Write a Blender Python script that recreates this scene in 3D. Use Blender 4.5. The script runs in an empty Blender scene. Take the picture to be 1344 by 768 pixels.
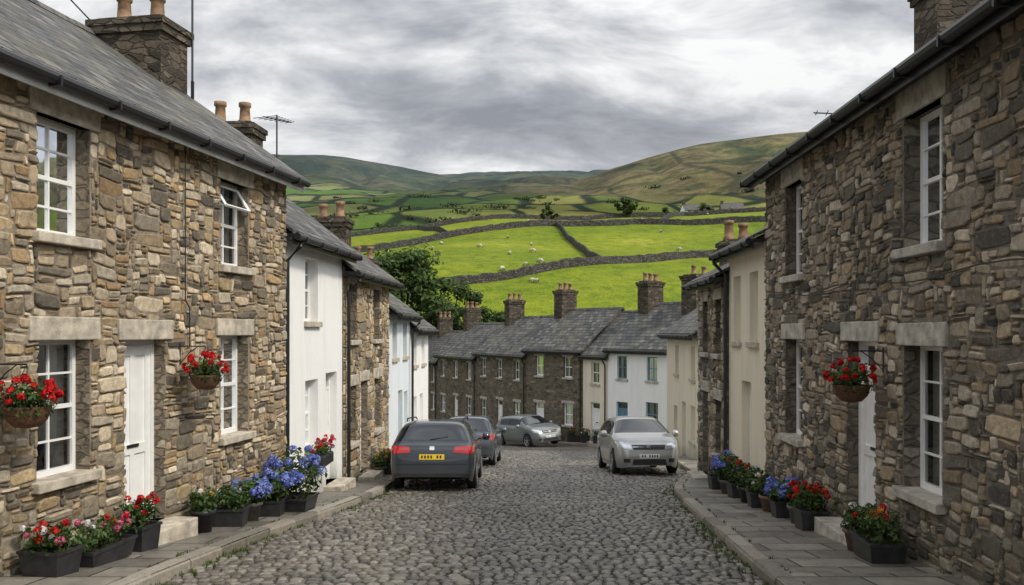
import bpy, math, random
import numpy as np
from mathutils import Vector, Matrix, noise
from mathutils.bvhtree import BVHTree
import bmesh
R = random.Random(11)
scene = bpy.context.scene
scene.view_settings.view_transform = 'Standard'
scene.view_settings.look = 'None'
scene.view_settings.exposure = 0

# ------------------------------------------------------------------ basics
def zr(D):
    return float(np.interp(D, [-60, 46, 70, 90], [4.17, -6.112, -7.05, -7.3]))
def zp(D):
    return zr(D) + 0.12

class Fr:
    """wall frame: U along the wall, N outwards"""
    def __init__(s, p0, p1, side):
        s.O = Vector((p0[0], p0[1], 0)); d = Vector((p1[0]-p0[0], p1[1]-p0[1], 0))
        s.L = d.length; s.U = d.normalized()
        s.N = Vector((s.U.y, -s.U.x, 0)) if side == 'L' else Vector((-s.U.y, s.U.x, 0))
    def P(s, u, n, z):
        return s.O + s.U*u + s.N*n + Vector((0, 0, z))
    def u(s, D):
        return (D - s.O.y)/s.U.y
WORLD = Fr((0, 0), (1, 0), 'R')

class MB:
    def __init__(s):
        s.v = []; s.f = []; s.m = []; s.c = []
    def add(s, vs, fs, mat=0, col=(1, 1, 1)):
        b = len(s.v); s.v.extend([tuple(p) for p in vs])
        for f in fs:
            s.f.append([i+b for i in f]); s.m.append(mat); s.c.append(col)
    def box(s, fr, u0, u1, n0, n1, z0, z1, mat=0, col=(1, 1, 1)):
        vs = [fr.P(u, n, z) for z in (z0, z1) for n in (n0, n1) for u in (u0, u1)]
        s.add(vs, [(0, 1, 3, 2), (4, 6, 7, 5), (0, 4, 5, 1), (2, 3, 7, 6), (0, 2, 6, 4), (1, 5, 7, 3)], mat, col)
    def quad(s, a, b, c, d, mat=0, col=(1, 1, 1)):
        s.add([a, b, c, d], [(0, 1, 2, 3)], mat, col)
    def tube(s, pts, r, seg=8, mat=0, col=(1, 1, 1), r2=None):
        pts = [Vector(p) for p in pts]; rings = []
        for i, p in enumerate(pts):
            t = (pts[min(i+1, len(pts)-1)] - pts[max(i-1, 0)]).normalized()
            a = Vector((0, 0, 1)) if abs(t.z) < .9 else Vector((1, 0, 0))
            x = t.cross(a).normalized(); y = t.cross(x)
            rr = r if r2 is None else r + (r2-r)*i/(len(pts)-1)
            rings.append([p + x*math.cos(2*math.pi*k/seg)*rr + y*math.sin(2*math.pi*k/seg)*rr for k in range(seg)])
        vs = [p for g in rings for p in g]; fs = []
        for i in range(len(pts)-1):
            for k in range(seg):
                k2 = (k+1) % seg
                fs.append((i*seg+k, i*seg+k2, (i+1)*seg+k2, (i+1)*seg+k))
        fs.append(tuple(range(seg))[::-1]); fs.append(tuple((len(pts)-1)*seg+k for k in range(seg)))
        s.add(vs, fs, mat, col)
    def lathe(s, c, prof, seg=16, axis='z', mat=0, col=(1, 1, 1)):
        c = Vector(c); vs = []
        for r, h in prof:
            for k in range(seg):
                a = 2*math.pi*k/seg
                if axis == 'z': vs.append(c+Vector((r*math.cos(a), r*math.sin(a), h)))
                else: vs.append(c+Vector((h, r*math.cos(a), r*math.sin(a))))
        fs = []
        for i in range(len(prof)-1):
            for k in range(seg):
                k2 = (k+1) % seg
                fs.append((i*seg+k, i*seg+k2, (i+1)*seg+k2, (i+1)*seg+k))
        s.add(vs, fs, mat, col)
    def obj(s, name, mats, parent=None, smooth=False, recalc=True, uv=True):
        me = bpy.data.meshes.new(name); me.from_pydata(s.v, [], s.f)
        if not isinstance(mats, (list, tuple)): mats = [mats]
        for m in mats: me.materials.append(m)
        me.polygons.foreach_set('material_index', s.m)
        if recalc:
            bm = bmesh.new(); bm.from_mesh(me)
            bmesh.ops.recalc_face_normals(bm, faces=bm.faces); bm.to_mesh(me); bm.free()
        n = len(me.polygons); tot = np.zeros(n, dtype=np.int32); me.polygons.foreach_get('loop_total', tot)
        ca = me.color_attributes.new('Col', 'FLOAT_COLOR', 'CORNER')
        cc = np.ones((n, 4), dtype=np.float32); cc[:, :3] = np.array(s.c, dtype=np.float32).reshape(n, 3)
        ca.data.foreach_set('color', np.repeat(cc, tot, axis=0).ravel())
        if uv:
            nl = len(me.loops); nm = np.zeros(n*3); me.polygons.foreach_get('normal', nm); nm = nm.reshape(n, 3)
            co = np.zeros(len(me.vertices)*3); me.vertices.foreach_get('co', co); co = co.reshape(-1, 3)
            vi = np.zeros(nl, dtype=np.int32); me.loops.foreach_get('vertex_index', vi)
            t = np.stack([-nm[:, 1], nm[:, 0], np.zeros(n)], 1); l = np.linalg.norm(t, axis=1)
            flat = l < .15; t[flat] = (1, 0, 0); l[flat] = 1; t /= l[:, None]
            b = np.cross(nm, t); t = np.repeat(t, tot, axis=0); b = np.repeat(b, tot, axis=0)
            P = co[vi]; uvl = me.uv_layers.new(name='UVMap')
            uvl.data.foreach_set('uv', np.stack([(P*t).sum(1), (P*b).sum(1)], 1).ravel())
        if smooth: me.polygons.foreach_set('use_smooth', [True]*n)
        me.update()
        o = bpy.data.objects.new(name, me); scene.collection.objects.link(o)
        if parent: o.parent = parent
        return o
def empty(name, loc=(0, 0, 0)):
    e = bpy.data.objects.new(name, None); e.location = loc; e.empty_display_size = .3
    scene.collection.objects.link(e); return e

# ------------------------------------------------------------------ materials
class NT:
    def __init__(s, name):
        s.mat = bpy.data.materials.new(name); s.mat.use_nodes = True
        s.t = s.mat.node_tree; s.b = s.t.nodes['Principled BSDF']
    def n(s, typ, ins=None, **kw):
        nd = s.t.nodes.new(typ)
        for k, v in kw.items(): setattr(nd, k, v)
        if ins:
            for k, v in ins.items(): s.set(nd.inputs[k], v)
        return nd
    def set(s, inp, v):
        if isinstance(v, bpy.types.NodeSocket): s.t.links.new(v, inp)
        else:
            if isinstance(v, (tuple, list)) and len(v) == 3 and inp.type == 'RGBA': v = (*v, 1)
            inp.default_value = v
    def bs(s, **kw):
        for k, v in kw.items(): s.set(s.b.inputs[k.replace('_', ' ')], v)
    def mix(s, f, a, b, mode='MIX'):
        nd = s.n('ShaderNodeMix', data_type='RGBA', blend_type=mode)
        s.set(nd.inputs[0], f); s.set(nd.inputs[6], a); s.set(nd.inputs[7], b); return nd.outputs[2]
    def math(s, op, a, b=0.0, clamp=False):
        nd = s.n('ShaderNodeMath', operation=op, use_clamp=clamp); s.set(nd.inputs[0], a); s.set(nd.inputs[1], b); return nd.outputs[0]
    def noise(s, vec, scale, detail=4, rough=.55, dist=0):
        nd = s.n('ShaderNodeTexNoise', {'Scale': scale, 'Detail': detail, 'Roughness': rough, 'Distortion': dist})
        if vec is not None: s.set(nd.inputs['Vector'], vec)
        return nd.outputs['Fac']
    def ramp(s, f, stops):
        nd = s.n('ShaderNodeValToRGB', {'Fac': f}); el = nd.color_ramp.elements
        while len(el) < len(stops): el.new(.5)
        for e, (p, c) in zip(el, stops):
            e.position = p; e.color = (*c, 1) if len(c) == 3 else c
        return nd.outputs['Color']
    def bump(s, h, strength=.5, dist=.02):
        nd = s.n('ShaderNodeBump', {'Height': h, 'Strength': strength, 'Distance': dist}); s.set(s.b.inputs['Normal'], nd.outputs[0]); return nd
    def pos(s): return s.n('ShaderNodeNewGeometry').outputs['Position']
    def objc(s): return s.n('ShaderNodeTexCoord').outputs['Object']
    def uv(s, sx=1, sy=1):
        m = s.n('ShaderNodeMapping', {'Vector': s.n('ShaderNodeTexCoord').outputs['UV'], 'Scale': (sx, sy, 1)}); return m.outputs[0]
    def col(s):
        return s.n('ShaderNodeAttribute', attribute_name='Col').outputs['Color']
    def above_pavement(s):
        """height of the shaded point above the sloping street (splash dirt at wall feet)"""
        sp = s.n('ShaderNodeSeparateXYZ', {0: s.pos()})
        return s.math('ADD', s.math('ADD', sp.outputs[2], 1.53), s.math('MULTIPLY', sp.outputs[1], .097))

def m_simple(name, col, rough=.5, metal=0, spec=.5, coat=0, nscale=0, namt=.2, bump=0, bscale=30):
    m = NT(name); c = col
    if nscale:
        f = m.noise(m.objc(), nscale, 4)
        c = m.mix(1.0, col, m.ramp(f, [(.3, (1-namt,)*3), (.7, (1+namt,)*3)]), 'MULTIPLY')
    m.bs(Base_Color=c, Roughness=rough, Metallic=metal, Specular_IOR_Level=spec, Coat_Weight=coat)
    if bump: m.bump(m.noise(m.objc(), bscale, 3), bump, .01)
    return m.mat

def m_col(name, rough=.8, nscale=12, namt=.35, bscale=40, bstr=.5, bd=.01, spec=.3, sub=0, lichen=False):
    m = NT(name); p = m.pos(); c = m.col()
    if nscale:
        f = m.noise(p, nscale, 4, .65)
        c = m.mix(1.0, c, m.ramp(f, [(.28, (1-namt,)*3), (.72, (1+namt,)*3)]), 'MULTIPLY')
    if lichen:
        f2 = m.noise(p, 1.9, 5, .7)
        c = m.mix(m.ramp(f2, [(.56, (0, 0, 0)), (.74, (.6,)*3)]), c, (.085, .076, .06))
        f3 = m.noise(p, 9, 4, .75)
        c = m.mix(m.ramp(f3, [(.6, (0, 0, 0)), (.74, (.6,)*3)]), c, (.47, .43, .35))
        ft = m.math('ADD', m.above_pavement(), m.math('MULTIPLY', m.math('SUBTRACT', f2, .5), 1.6))
        c = m.mix(m.ramp(ft, [(.0, (.55,)*3), (.75, (0, 0, 0))]), c, (.06, .062, .042))
    m.bs(Base_Color=c, Roughness=rough, Specular_IOR_Level=spec)
    if bstr: m.bump(m.noise(p, bscale, 4, .7), bstr, bd)
    if sub:
        tr = m.n('ShaderNodeBsdfTranslucent', {'Color': c})
        mx = m.n('ShaderNodeMixShader', {0: sub, 1: m.b.outputs[0], 2: tr.outputs[0]})
        m.t.links.new(mx.outputs[0], m.t.nodes['Material Output'].inputs[0])
    return m.mat

def m_rubble(name, stops, mortar, sx=4.2, sy=8.5, bstr=.8):
    m = NT(name); uv = m.uv(sx, sy)
    wob = m.n('ShaderNodeTexNoise', {'Vector': uv, 'Scale': 1.1, 'Detail': 2})
    v2 = m.n('ShaderNodeVectorMath', operation='MULTIPLY_ADD'); m.set(v2.inputs[0], wob.outputs['Color']); v2.inputs[1].default_value = (.6, .6, 0); m.set(v2.inputs[2], uv)
    v = m.n('ShaderNodeTexVoronoi', {'Vector': v2.outputs[0], 'Scale': 1.0, 'Randomness': .85})
    e = m.n('ShaderNodeTexVoronoi', {'Vector': v2.outputs[0], 'Scale': 1.0, 'Randomness': .85}, feature='DISTANCE_TO_EDGE')
    sep = m.n('ShaderNodeSeparateColor', {0: v.outputs['Color']})
    c = m.ramp(sep.outputs[0], stops)
    f = m.noise(m.pos(), 14, 4, .7)
    c = m.mix(1.0, c, m.ramp(f, [(.25, (.6,)*3), (.75, (1.35,)*3)]), 'MULTIPLY')
    big = m.noise(m.pos(), .8, 3)
    c = m.mix(1.0, c, m.ramp(big, [(.3, (.75,)*3), (.7, (1.15,)*3)]), 'MULTIPLY')
    k = m.ramp(e.outputs['Distance'], [(.03, (0, 0, 0)), (.1, (1, 1, 1))])
    c = m.mix(k, mortar, c)
    m.bs(Base_Color=c, Roughness=.9, Specular_IOR_Level=.2)
    h = m.math('ADD', m.math('MULTIPLY', k, 1.0), m.math('MULTIPLY', f, .5))
    m.bump(h, bstr, .03); return m.mat

def m_slate():
    m = NT('slate'); uv = m.uv()
    b = m.n('ShaderNodeTexBrick', {'Vector': uv, 'Scale': 1.0, 'Color1': (0, 0, 0, 1), 'Color2': (1, 1, 1, 1), 'Mortar': (.5, .5, .5, 1), 'Mortar Size': .014, 'Mortar Smooth': .1, 'Bias': 0, 'Brick Width': .32, 'Row Height': .24})
    c = m.ramp(b.outputs['Color'], [(0, (.048, .049, .051)), (.4, (.080, .081, .083)), (.75, (.115, .114, .108)), (1, (.175, .168, .152))])
    c = m.mix(b.outputs['Fac'], c, (.015, .015, .016))
    f = m.noise(m.pos(), 1.3, 6, .7)
    c = m.mix(m.ramp(f, [(.47, (0, 0, 0)), (.7, (.75,)*3)]), c, (.13, .122, .08))
    f2 = m.noise(m.pos(), 20, 3)
    c = m.mix(1.0, c, m.ramp(f2, [(.3, (.75,)*3), (.7, (1.25,)*3)]), 'MULTIPLY')
    sp = m.n('ShaderNodeSeparateXYZ', {0: uv})
    saw = m.math('FRACT', m.math('DIVIDE', sp.outputs[1], .24))
    h = m.math('SUBTRACT', m.math('ADD', m.math('MULTIPLY', saw, -.8), m.math('MULTIPLY', f2, .3)), m.math('MULTIPLY', b.outputs['Fac'], .8))
    m.bs(Base_Color=c, Roughness=.65, Specular_IOR_Level=.3); m.bump(h, 1.0, .03); return m.mat

def m_render(name, col, dirt=.35):
    m = NT(name); p = m.pos()
    mp = m.n('ShaderNodeMapping', {'Vector': p, 'Scale': (3.5, 3.5, .5)})
    f = m.noise(mp.outputs[0], 1.0, 6, .65)
    c = m.mix(m.ramp(f, [(.48, (0, 0, 0)), (.8, (dirt,)*3)]), col, (.33, .32, .28))
    ft = m.math('ADD', m.above_pavement(), m.math('MULTIPLY', m.math('SUBTRACT', f, .5), 1.5))
    c = m.mix(m.ramp(ft, [(.05, (.6,)*3), (.55, (0, 0, 0))]), c, (.20, .195, .15))
    f2 = m.noise(p, 60, 3)
    m.bs(Base_Color=c, Roughness=.9, Specular_IOR_Level=.2); m.bump(m.math('ADD', f2, m.math('MULTIPLY', m.noise(p, 6, 3), 1.5)), .4, .01); return m.mat

def m_paving():
    m = NT('paving_flags'); uv = m.uv()
    b = m.n('ShaderNodeTexBrick', {'Vector': uv, 'Scale': 1.0, 'Color1': (0, 0, 0, 1), 'Color2': (1, 1, 1, 1), 'Mortar Size': .014, 'Mortar Smooth': .2, 'Bias': 0, 'Brick Width': .72, 'Row Height': .5})
    c = m.ramp(b.outputs['Color'], [(0, (.13, .117, .098)), (.5, (.195, .178, .15)), (1, (.28, .257, .215))])
    f = m.noise(m.pos(), 3.5, 6, .7); f2 = m.noise(m.pos(), 30, 3)
    c = m.mix(1.0, c, m.ramp(f, [(.3, (.6,)*3), (.7, (1.25,)*3)]), 'MULTIPLY')
    c = m.mix(m.ramp(f2, [(.55, (0, 0, 0)), (.75, (.4,)*3)]), c, (.09, .085, .06))
    c = m.mix(b.outputs['Fac'], c, (.035, .038, .025))
    m.bs(Base_Color=c, Roughness=.5); m.bump(m.math('SUBTRACT', m.math('MULTIPLY', f2, .4), b.outputs['Fac']), .6, .015); return m.mat

def m_glass():
    m = NT('window_glass'); t = m.n('ShaderNodeBsdfTransparent', {'Color': (.8, .85, .85, 1)})
    gl = m.n('ShaderNodeBsdfGlossy', {'Color': (.9, .95, 1, 1), 'Roughness': .03})
    fr = m.n('ShaderNodeFresnel', {'IOR': 1.5}); bm_ = m.n('ShaderNodeBump', {'Height': m.noise(m.pos(), 3, 1), 'Strength': .15, 'Distance': .02})
    m.set(gl.inputs['Normal'], bm_.outputs[0])
    f = m.math('ADD', m.math('MULTIPLY', fr.outputs[0], 1.0), .12, True)
    mx = m.n('ShaderNodeMixShader', {0: f, 1: t.outputs[0], 2: gl.outputs[0]})
    m.t.links.new(mx.outputs[0], m.t.nodes['Material Output'].inputs[0]); return m.mat

def m_field():
    m = NT('field_grass'); p = m.pos()
    a = m.noise(p, .03, 6, .65); b = m.noise(p, .5, 5, .7); d = m.noise(p, 3.0, 3, .7)
    c = m.ramp(a, [(.3, (.085, .14, .014)), (.45, (.16, .215, .018)), (.58, (.215, .26, .022)), (.7, (.29, .31, .045))])
    c = m.mix(1.0, c, m.ramp(b, [(.3, (.55, .64, .6)), (.5, (1, 1, 1)), (.72, (1.3, 1.18, 1.0))]), 'MULTIPLY')
    c = m.mix(1.0, c, m.ramp(d, [(.3, (.7,)*3), (.7, (1.2,)*3)]), 'MULTIPLY')
    m.bs(Base_Color=c, Roughness=.9, Specular_IOR_Level=.1); m.bump(m.math('ADD', b, m.math('MULTIPLY', d, .5)), .9, .6); return m.mat

def m_far():
    m = NT('moorland'); p = m.pos(); sp = m.n('ShaderNodeSeparateXYZ', {0: p})
    mp = m.n('ShaderNodeMapping', {'Vector': p, 'Scale': (1/75, 1/110, 0)})
    v = m.n('ShaderNodeTexVoronoi', {'Vector': mp.outputs[0], 'Scale': 1.0, 'Randomness': .8})
    e = m.n('ShaderNodeTexVoronoi', {'Vector': mp.outputs[0], 'Scale': 1.0, 'Randomness': .8}, feature='DISTANCE_TO_EDGE')
    s = m.n('ShaderNodeSeparateColor', {0: v.outputs['Color']})
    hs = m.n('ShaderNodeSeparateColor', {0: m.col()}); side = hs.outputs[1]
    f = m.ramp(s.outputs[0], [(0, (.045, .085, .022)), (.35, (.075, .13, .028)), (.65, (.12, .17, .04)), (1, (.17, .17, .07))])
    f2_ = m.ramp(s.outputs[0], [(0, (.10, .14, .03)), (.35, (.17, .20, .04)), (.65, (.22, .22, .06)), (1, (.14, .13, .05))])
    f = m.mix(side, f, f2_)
    f = m.mix(m.ramp(e.outputs['Distance'], [(.03, (1, 1, 1)), (.07, (0, 0, 0))]), f, (.025, .035, .02))
    n1 = m.noise(p, .012, 7, .68); n2 = m.noise(p, .003, 5, .6); n3 = m.noise(p, .05, 5, .75)
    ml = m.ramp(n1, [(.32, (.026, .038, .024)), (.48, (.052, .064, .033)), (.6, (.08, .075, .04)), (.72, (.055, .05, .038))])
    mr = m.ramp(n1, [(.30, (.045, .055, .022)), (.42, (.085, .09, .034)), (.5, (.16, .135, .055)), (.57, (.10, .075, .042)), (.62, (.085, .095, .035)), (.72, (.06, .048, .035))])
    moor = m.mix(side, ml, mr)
    moor = m.mix(1.0, moor, m.ramp(n3, [(.3, (.5,)*3), (.7, (1.5,)*3)]), 'MULTIPLY')
    # old enclosure walls running up the fell side
    mp2 = m.n('ShaderNodeMapping', {'Vector': p, 'Scale': (1/130, 1/190, 0), 'Location': (.3, .7, 0)})
    e2 = m.n('ShaderNodeTexVoronoi', {'Vector': mp2.outputs[0], 'Scale': 1.0, 'Randomness': .9}, feature='DISTANCE_TO_EDGE')
    moor = m.mix(m.ramp(e2.outputs['Distance'], [(.012, (.6,)*3), (.03, (0, 0, 0))]), moor, (.03, .032, .02))
    k = m.math('ADD', hs.outputs[0], m.math('MULTIPLY', m.math('SUBTRACT', n1, .5), 1.2))
    k = m.ramp(k, [(.45, (0, 0, 0)), (.55, (1, 1, 1))])
    c = m.mix(k, f, moor)
    c = m.mix(1.0, c, m.ramp(n2, [(.40, (.5,)*3), (.60, (1.35,)*3)]), 'MULTIPLY')
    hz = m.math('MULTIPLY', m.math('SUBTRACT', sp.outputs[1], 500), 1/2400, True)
    c = m.mix(m.math('MULTIPLY', hz, .8), c, (.095, .125, .15))  # aerial haze painted into the hill colour, stronger with distance
    m.bs(Base_Color=c, Roughness=1, Specular_IOR_Level=0); m.bump(n1, .8, 12); return m.mat

M = {}
M['block'] = m_col('rubble_stone', .85, 16, .38, 55, .8, .013, .25, lichen=True)
M['mortar'] = m_simple('lime_mortar', (.22, .18, .132), .95, nscale=9, namt=.4, bump=.6, bscale=40)
M['mortar_d'] = m_simple('grey_mortar', (.155, .135, .108), .95, nscale=9, namt=.4, bump=.6, bscale=40)
warm = [(0, (.13, .11, .085)), (.25, (.24, .195, .14)), (.5, (.31, .25, .175)), (.75, (.18, .155, .12)), (1, (.42, .36, .27))]
grey = [(0, (.08, .073, .062)), (.25, (.155, .138, .112)), (.5, (.22, .185, .14)), (.75, (.12, .108, .092)), (1, (.29, .26, .215))]
M['warm'] = m_rubble('rubble_wall_warm', warm, (.17, .145, .11))
M['grey'] = m_rubble('rubble_wall_grey', grey, (.12, .108, .088))
M['greyfar'] = m_rubble('rubble_wall_dark', [(p, (c[0]*.92, c[1]*.86, c[2]*.78)) for p, c in grey], (.14, .122, .095), 2.6, 5)
M['dress'] = m_simple('dressed_stone', (.45, .40, .32), .85, nscale=7, namt=.38, bump=.7, bscale=45)
M['dress_d'] = m_simple('grey_dressed_stone', (.39, .36, .305), .85, nscale=7, namt=.38, bump=.7, bscale=45)
M['slate'] = m_slate()
M['white'] = m_render('white_render', (.85, .85, .83), .2)
M['cream'] = m_render('cream_render', (.75, .68, .54), .35)
M['pblue'] = m_render('pale_blue_render', (.72, .77, .79), .25)
M['paint'] = m_simple('white_gloss_paint', (.82, .82, .80), .35, nscale=5, namt=.06)
M['black'] = m_simple('black_paint', (.014, .014, .016), .4)
M['fascia'] = m_simple('grey_fascia', (.5, .5, .49), .6, nscale=4, namt=.2)
M['dark'] = m_simple('dark_interior', (.012, .012, .013), .9)
M['curtain'] = m_simple('net_curtain', (.68, .66, .62), .9)
M['glass'] = m_glass()
M['bluep'] = m_simple('blue_painted_wood', (.10, .22, .30), .45)
M['pot'] = m_simple('terracotta_pot', (.22, .135, .075), .85, nscale=8, namt=.5)
M['cstack'] = m_rubble('chimney_stone', [(0, (.045, .04, .032)), (.5, (.095, .078, .058)), (1, (.17, .14, .105))], (.065, .055, .043), 4, 9)
M['cobble'] = m_col('cobblestone', .33, 14, .32, 38, .4, .006, .6)
M['paving'] = m_paving()
M['kerb'] = m_col('kerb_granite', .65, 20, .3, 60, .5, .006)
M['ground'] = m_simple('rough_ground', (.075, .09, .035), .95, nscale=2, namt=.5, bump=.6, bscale=6)
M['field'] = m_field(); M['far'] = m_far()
M['leaf'] = m_col('leaves', .6, 0, .3, 0, 0, 0, .3, .3)
M['petal'] = m_col('petals', .6, 0, .15, 0, 0, 0, .2, .25)
M['bark'] = m_simple('bark', (.07, .055, .04), .95, nscale=8, namt=.4, bump=.8)
M['plastic'] = m_simple('black_planter', (.024, .025, .027), .5, nscale=10, namt=.4)
M['terra'] = m_simple('clay_planter', (.15, .095, .065), .8, nscale=10, namt=.3)
M['stonep'] = m_simple('grey_planter', (.11, .105, .095), .85, nscale=10, namt=.35, bump=.5)
M['wicker'] = m_simple('wicker', (.12, .06, .03), .9, nscale=60, namt=.6, bump=1, bscale=80)
M['soil'] = m_simple('soil', (.03, .022, .016), .95)
M['drystone'] = m_rubble('dry_stone', [(0, (.035, .034, .03)), (.5, (.075, .07, .06)), (1, (.13, .125, .11))], (.025, .024, .02), 2.0, 4)

# ------------------------------------------------------------------ ground sheet
def sstep(a, b, x):
    t = min(1, max(0, (x-a)/(b-a))); return t*t*(3-2*t)
def ridge(x, y, y0, w, xs, zs, base, pw=1.1):
    c = float(np.interp(x, xs, zs)); t = min(1.0, abs(y-y0)/w)
    return c - (c-base)*(t**pw), t
def H(x, y):
    if y < 78: return zr(y) - .25
    if y < 345:
        z = float(np.interp(y, [78, 84, 92, 100, 115, 130, 160, 200, 235, 255, 300, 345], [-7.45, -6.3, -3, 1.0, 6.2, 10.2, 16.6, 25.0, 31.4, 34, 33.5, 31.2]))
        k = sstep(85, 190, y)*(1-sstep(290, 345, y))
        z -= max(0, -x-5)*.11*k
        z += sstep(20, 120, x)*4*k
        z += (noise.fractal(Vector((x*.02, y*.02, 3)), 1, 2, 3))*1.3*sstep(84, 110, y)
        return z
    fl = -35+.192*min(y, 1000)
    n = noise.fractal(Vector((x*.004, y*.004, 1)), .9, 2, 6)
    fl += n*9*sstep(345, 500, y)
    a, ta = ridge(x, y, 1800, 1500, [-2500, -1200, -609, -510, -412, -340, -250, -183, -85, 46, 210, 373, 700, 2500], [300, 350, 370, 379, 379, 371, 355, 341, 328, 310, 285, 250, 240, 240], -30)
    b, tb = ridge(x, y, 2700, 2500, [-2500, -900, -422, -177, 69, 314, 560, 2500], [400, 430, 472, 498, 509, 508, 480, 430], -10)
    c, tc = ridge(x, y, 1150, 880, [-2500, -250, -75, -23, 29, 82, 134, 186, 259, 322, 385, 550, 865, 2500], [20, 70, 132, 157, 180, 204, 222, 238, 256, 266, 273, 286, 308, 335], -60, 1.1)
    z = max(fl, a, b, c); t = {a: ta, b: tb, c: tc}.get(z, 1)
    body = sstep(.0, .12, t)
    z += noise.fractal(Vector((x*.006, y*.005, 7)), .9, 2, 6)*(2.5+5*body)*sstep(450, 900, y)
    z -= sstep(120, 260, z)*body*13*max(0, 1-abs(noise.noise(Vector((x*.008+3, y*.0022, 4))))*5)
    return z

def axis_pts(segs):
    out = [segs[0][0]]
    for a, b, st in segs:
        n = max(1, int(round((b-a)/st))); out += [a+(b-a)*(i+1)/n for i in range(n)]
    return out
xs = axis_pts([(-9000, -3000, 1500), (-3000, -1000, 120), (-1000, -260, 18), (-260, -60, 8), (-60, 100, 2.5), (100, 260, 8), (260, 1000, 18), (1000, 3000, 120), (3000, 9000, 1500)])
ys = axis_pts([(-6000, -60, 1000), (-60, 78, 3), (78, 260, 2), (260, 420, 8), (420, 2000, 17), (2000, 4000, 60), (4000, 12000, 1000)])
g = MB(); nx = len(xs)
for y in ys:
    for x in xs: g.v.append((x, y, H(x, y)))
for j in range(len(ys)-1):
    for i in range(nx-1):
        g.f.append((j*nx+i, j*nx+i+1, (j+1)*nx+i+1, (j+1)*nx+i))
        ym = ys[j]; zc = g.v[j*nx+i][2]
        g.m.append(0 if ym < 78 else (1 if ym < 330 else 2))
        xc = xs[i]
        lim = 175-(xc+100)*.2 if xc < 150 else 125
        k = .5+(zc-lim)/90
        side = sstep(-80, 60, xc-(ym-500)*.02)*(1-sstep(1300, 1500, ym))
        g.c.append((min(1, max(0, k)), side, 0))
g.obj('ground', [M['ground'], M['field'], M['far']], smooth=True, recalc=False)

# ------------------------------------------------------------------ road, pavements, kerbs
LK = [(-30, -3.9), (0, -3.6), (5, -3.5), (8, -3.42), (10.8, -3.25), (13.6, -2.9), (16.8, -2.62), (20, -2.72), (24, -2.72), (28, -2.75), (31, -3.1)]
RK = [(-30, 2.0), (5, 2.25), (8, 2.46), (12, 2.78), (16.8, 3.25), (18, 3.5), (20, 4.05), (22, 4.72), (26, 5.15), (31, 5.3)]
def XL(D): return float(np.interp(D, [a for a, b in LK], [b for a, b in LK]))
def XR(D): return float(np.interp(D, [a for a, b in RK], [b for a, b in RK]))
ROW = [(7.1, 38.2), (4.75, 41.5), (3.68, 43.4), (.80, 47.4), (-2.3, 53.8), (-5.4, 60.6), (-8.0, 68), (-11.5, 76)]
def off(pl, d):
    out = []
    for i, p in enumerate(pl):
        a = Vector(pl[max(0, i-1)]); b = Vector(pl[min(len(pl)-1, i+1)]); t = (b-a).normalized()
        out.append((p[0]-t.y*d, p[1]+t.x*d))
    return out
KROW = off(ROW, 1.15)
L_pts = [(XL(D), D) for D in range(-30, 32, 1)] + [(-3.9, 34), (-5, 36.5), (-6.8, 40), (-9.5, 45), (-12.5, 52), (-15.3, 59), (-18, 68)]
R_pts = [(XR(D), D) for D in range(-30, 32, 1)] + [(5.35, 33), (5.45, 35)] + KROW[:6]
while len(R_pts) < len(L_pts): R_pts.insert(-1, ((R_pts[-2][0]+R_pts[-1][0])/2, (R_pts[-2][1]+R_pts[-1][1])/2))
while len(L_pts) < len(R_pts): L_pts.insert(-1, ((L_pts[-2][0]+L_pts[-1][0])/2, (L_pts[-2][1]+L_pts[-1][1])/2))
rd = MB(); K = 9
for a, b in zip(L_pts, R_pts):
    for k in range(K):
        t = k/(K-1); x = a[0]+(b[0]-a[0])*t; y = a[1]+(b[1]-a[1])*t
        rd.v.append((x, y, zr(y)-.012))
for i in range(len(L_pts)-1):
    for k in range(K-1):
        rd.f.append((i*K+k, i*K+k+1, (i+1)*K+k+1, (i+1)*K+k)); rd.m.append(0); rd.c.append((1, 1, 1))
m = NT('cobble_bed_far'); uv = m.uv(6.5, 5.5)
e = m.n('ShaderNodeTexVoronoi', {'Vector': uv, 'Scale': 1.0, 'Randomness': .6}, feature='DISTANCE_TO_EDGE')
v = m.n('ShaderNodeTexVoronoi', {'Vector': uv, 'Scale': 1.0, 'Randomness': .6})
s_ = m.n('ShaderNodeSeparateColor', {0: v.outputs['Color']})
c = m.ramp(s_.outputs[0], [(0, (.075, .067, .055)), (1, (.15, .135, .112))])
k = m.ramp(e.outputs['Distance'], [(.04, (0, 0, 0)), (.16, (1, 1, 1))])
c = m.mix(k, (.026, .023, .018), c); c = m.mix(1.0, c, m.ramp(m.noise(m.pos(), .7, 5), [(.3, (.75,)*3), (.7, (1.2,)*3)]), 'MULTIPLY')
m.bs(Base_Color=c, Roughness=.42); m.bump(k, .8, .02)
road_e = empty('cobbled_road')
rd.obj('road_bed', m.mat, road_e)

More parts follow.
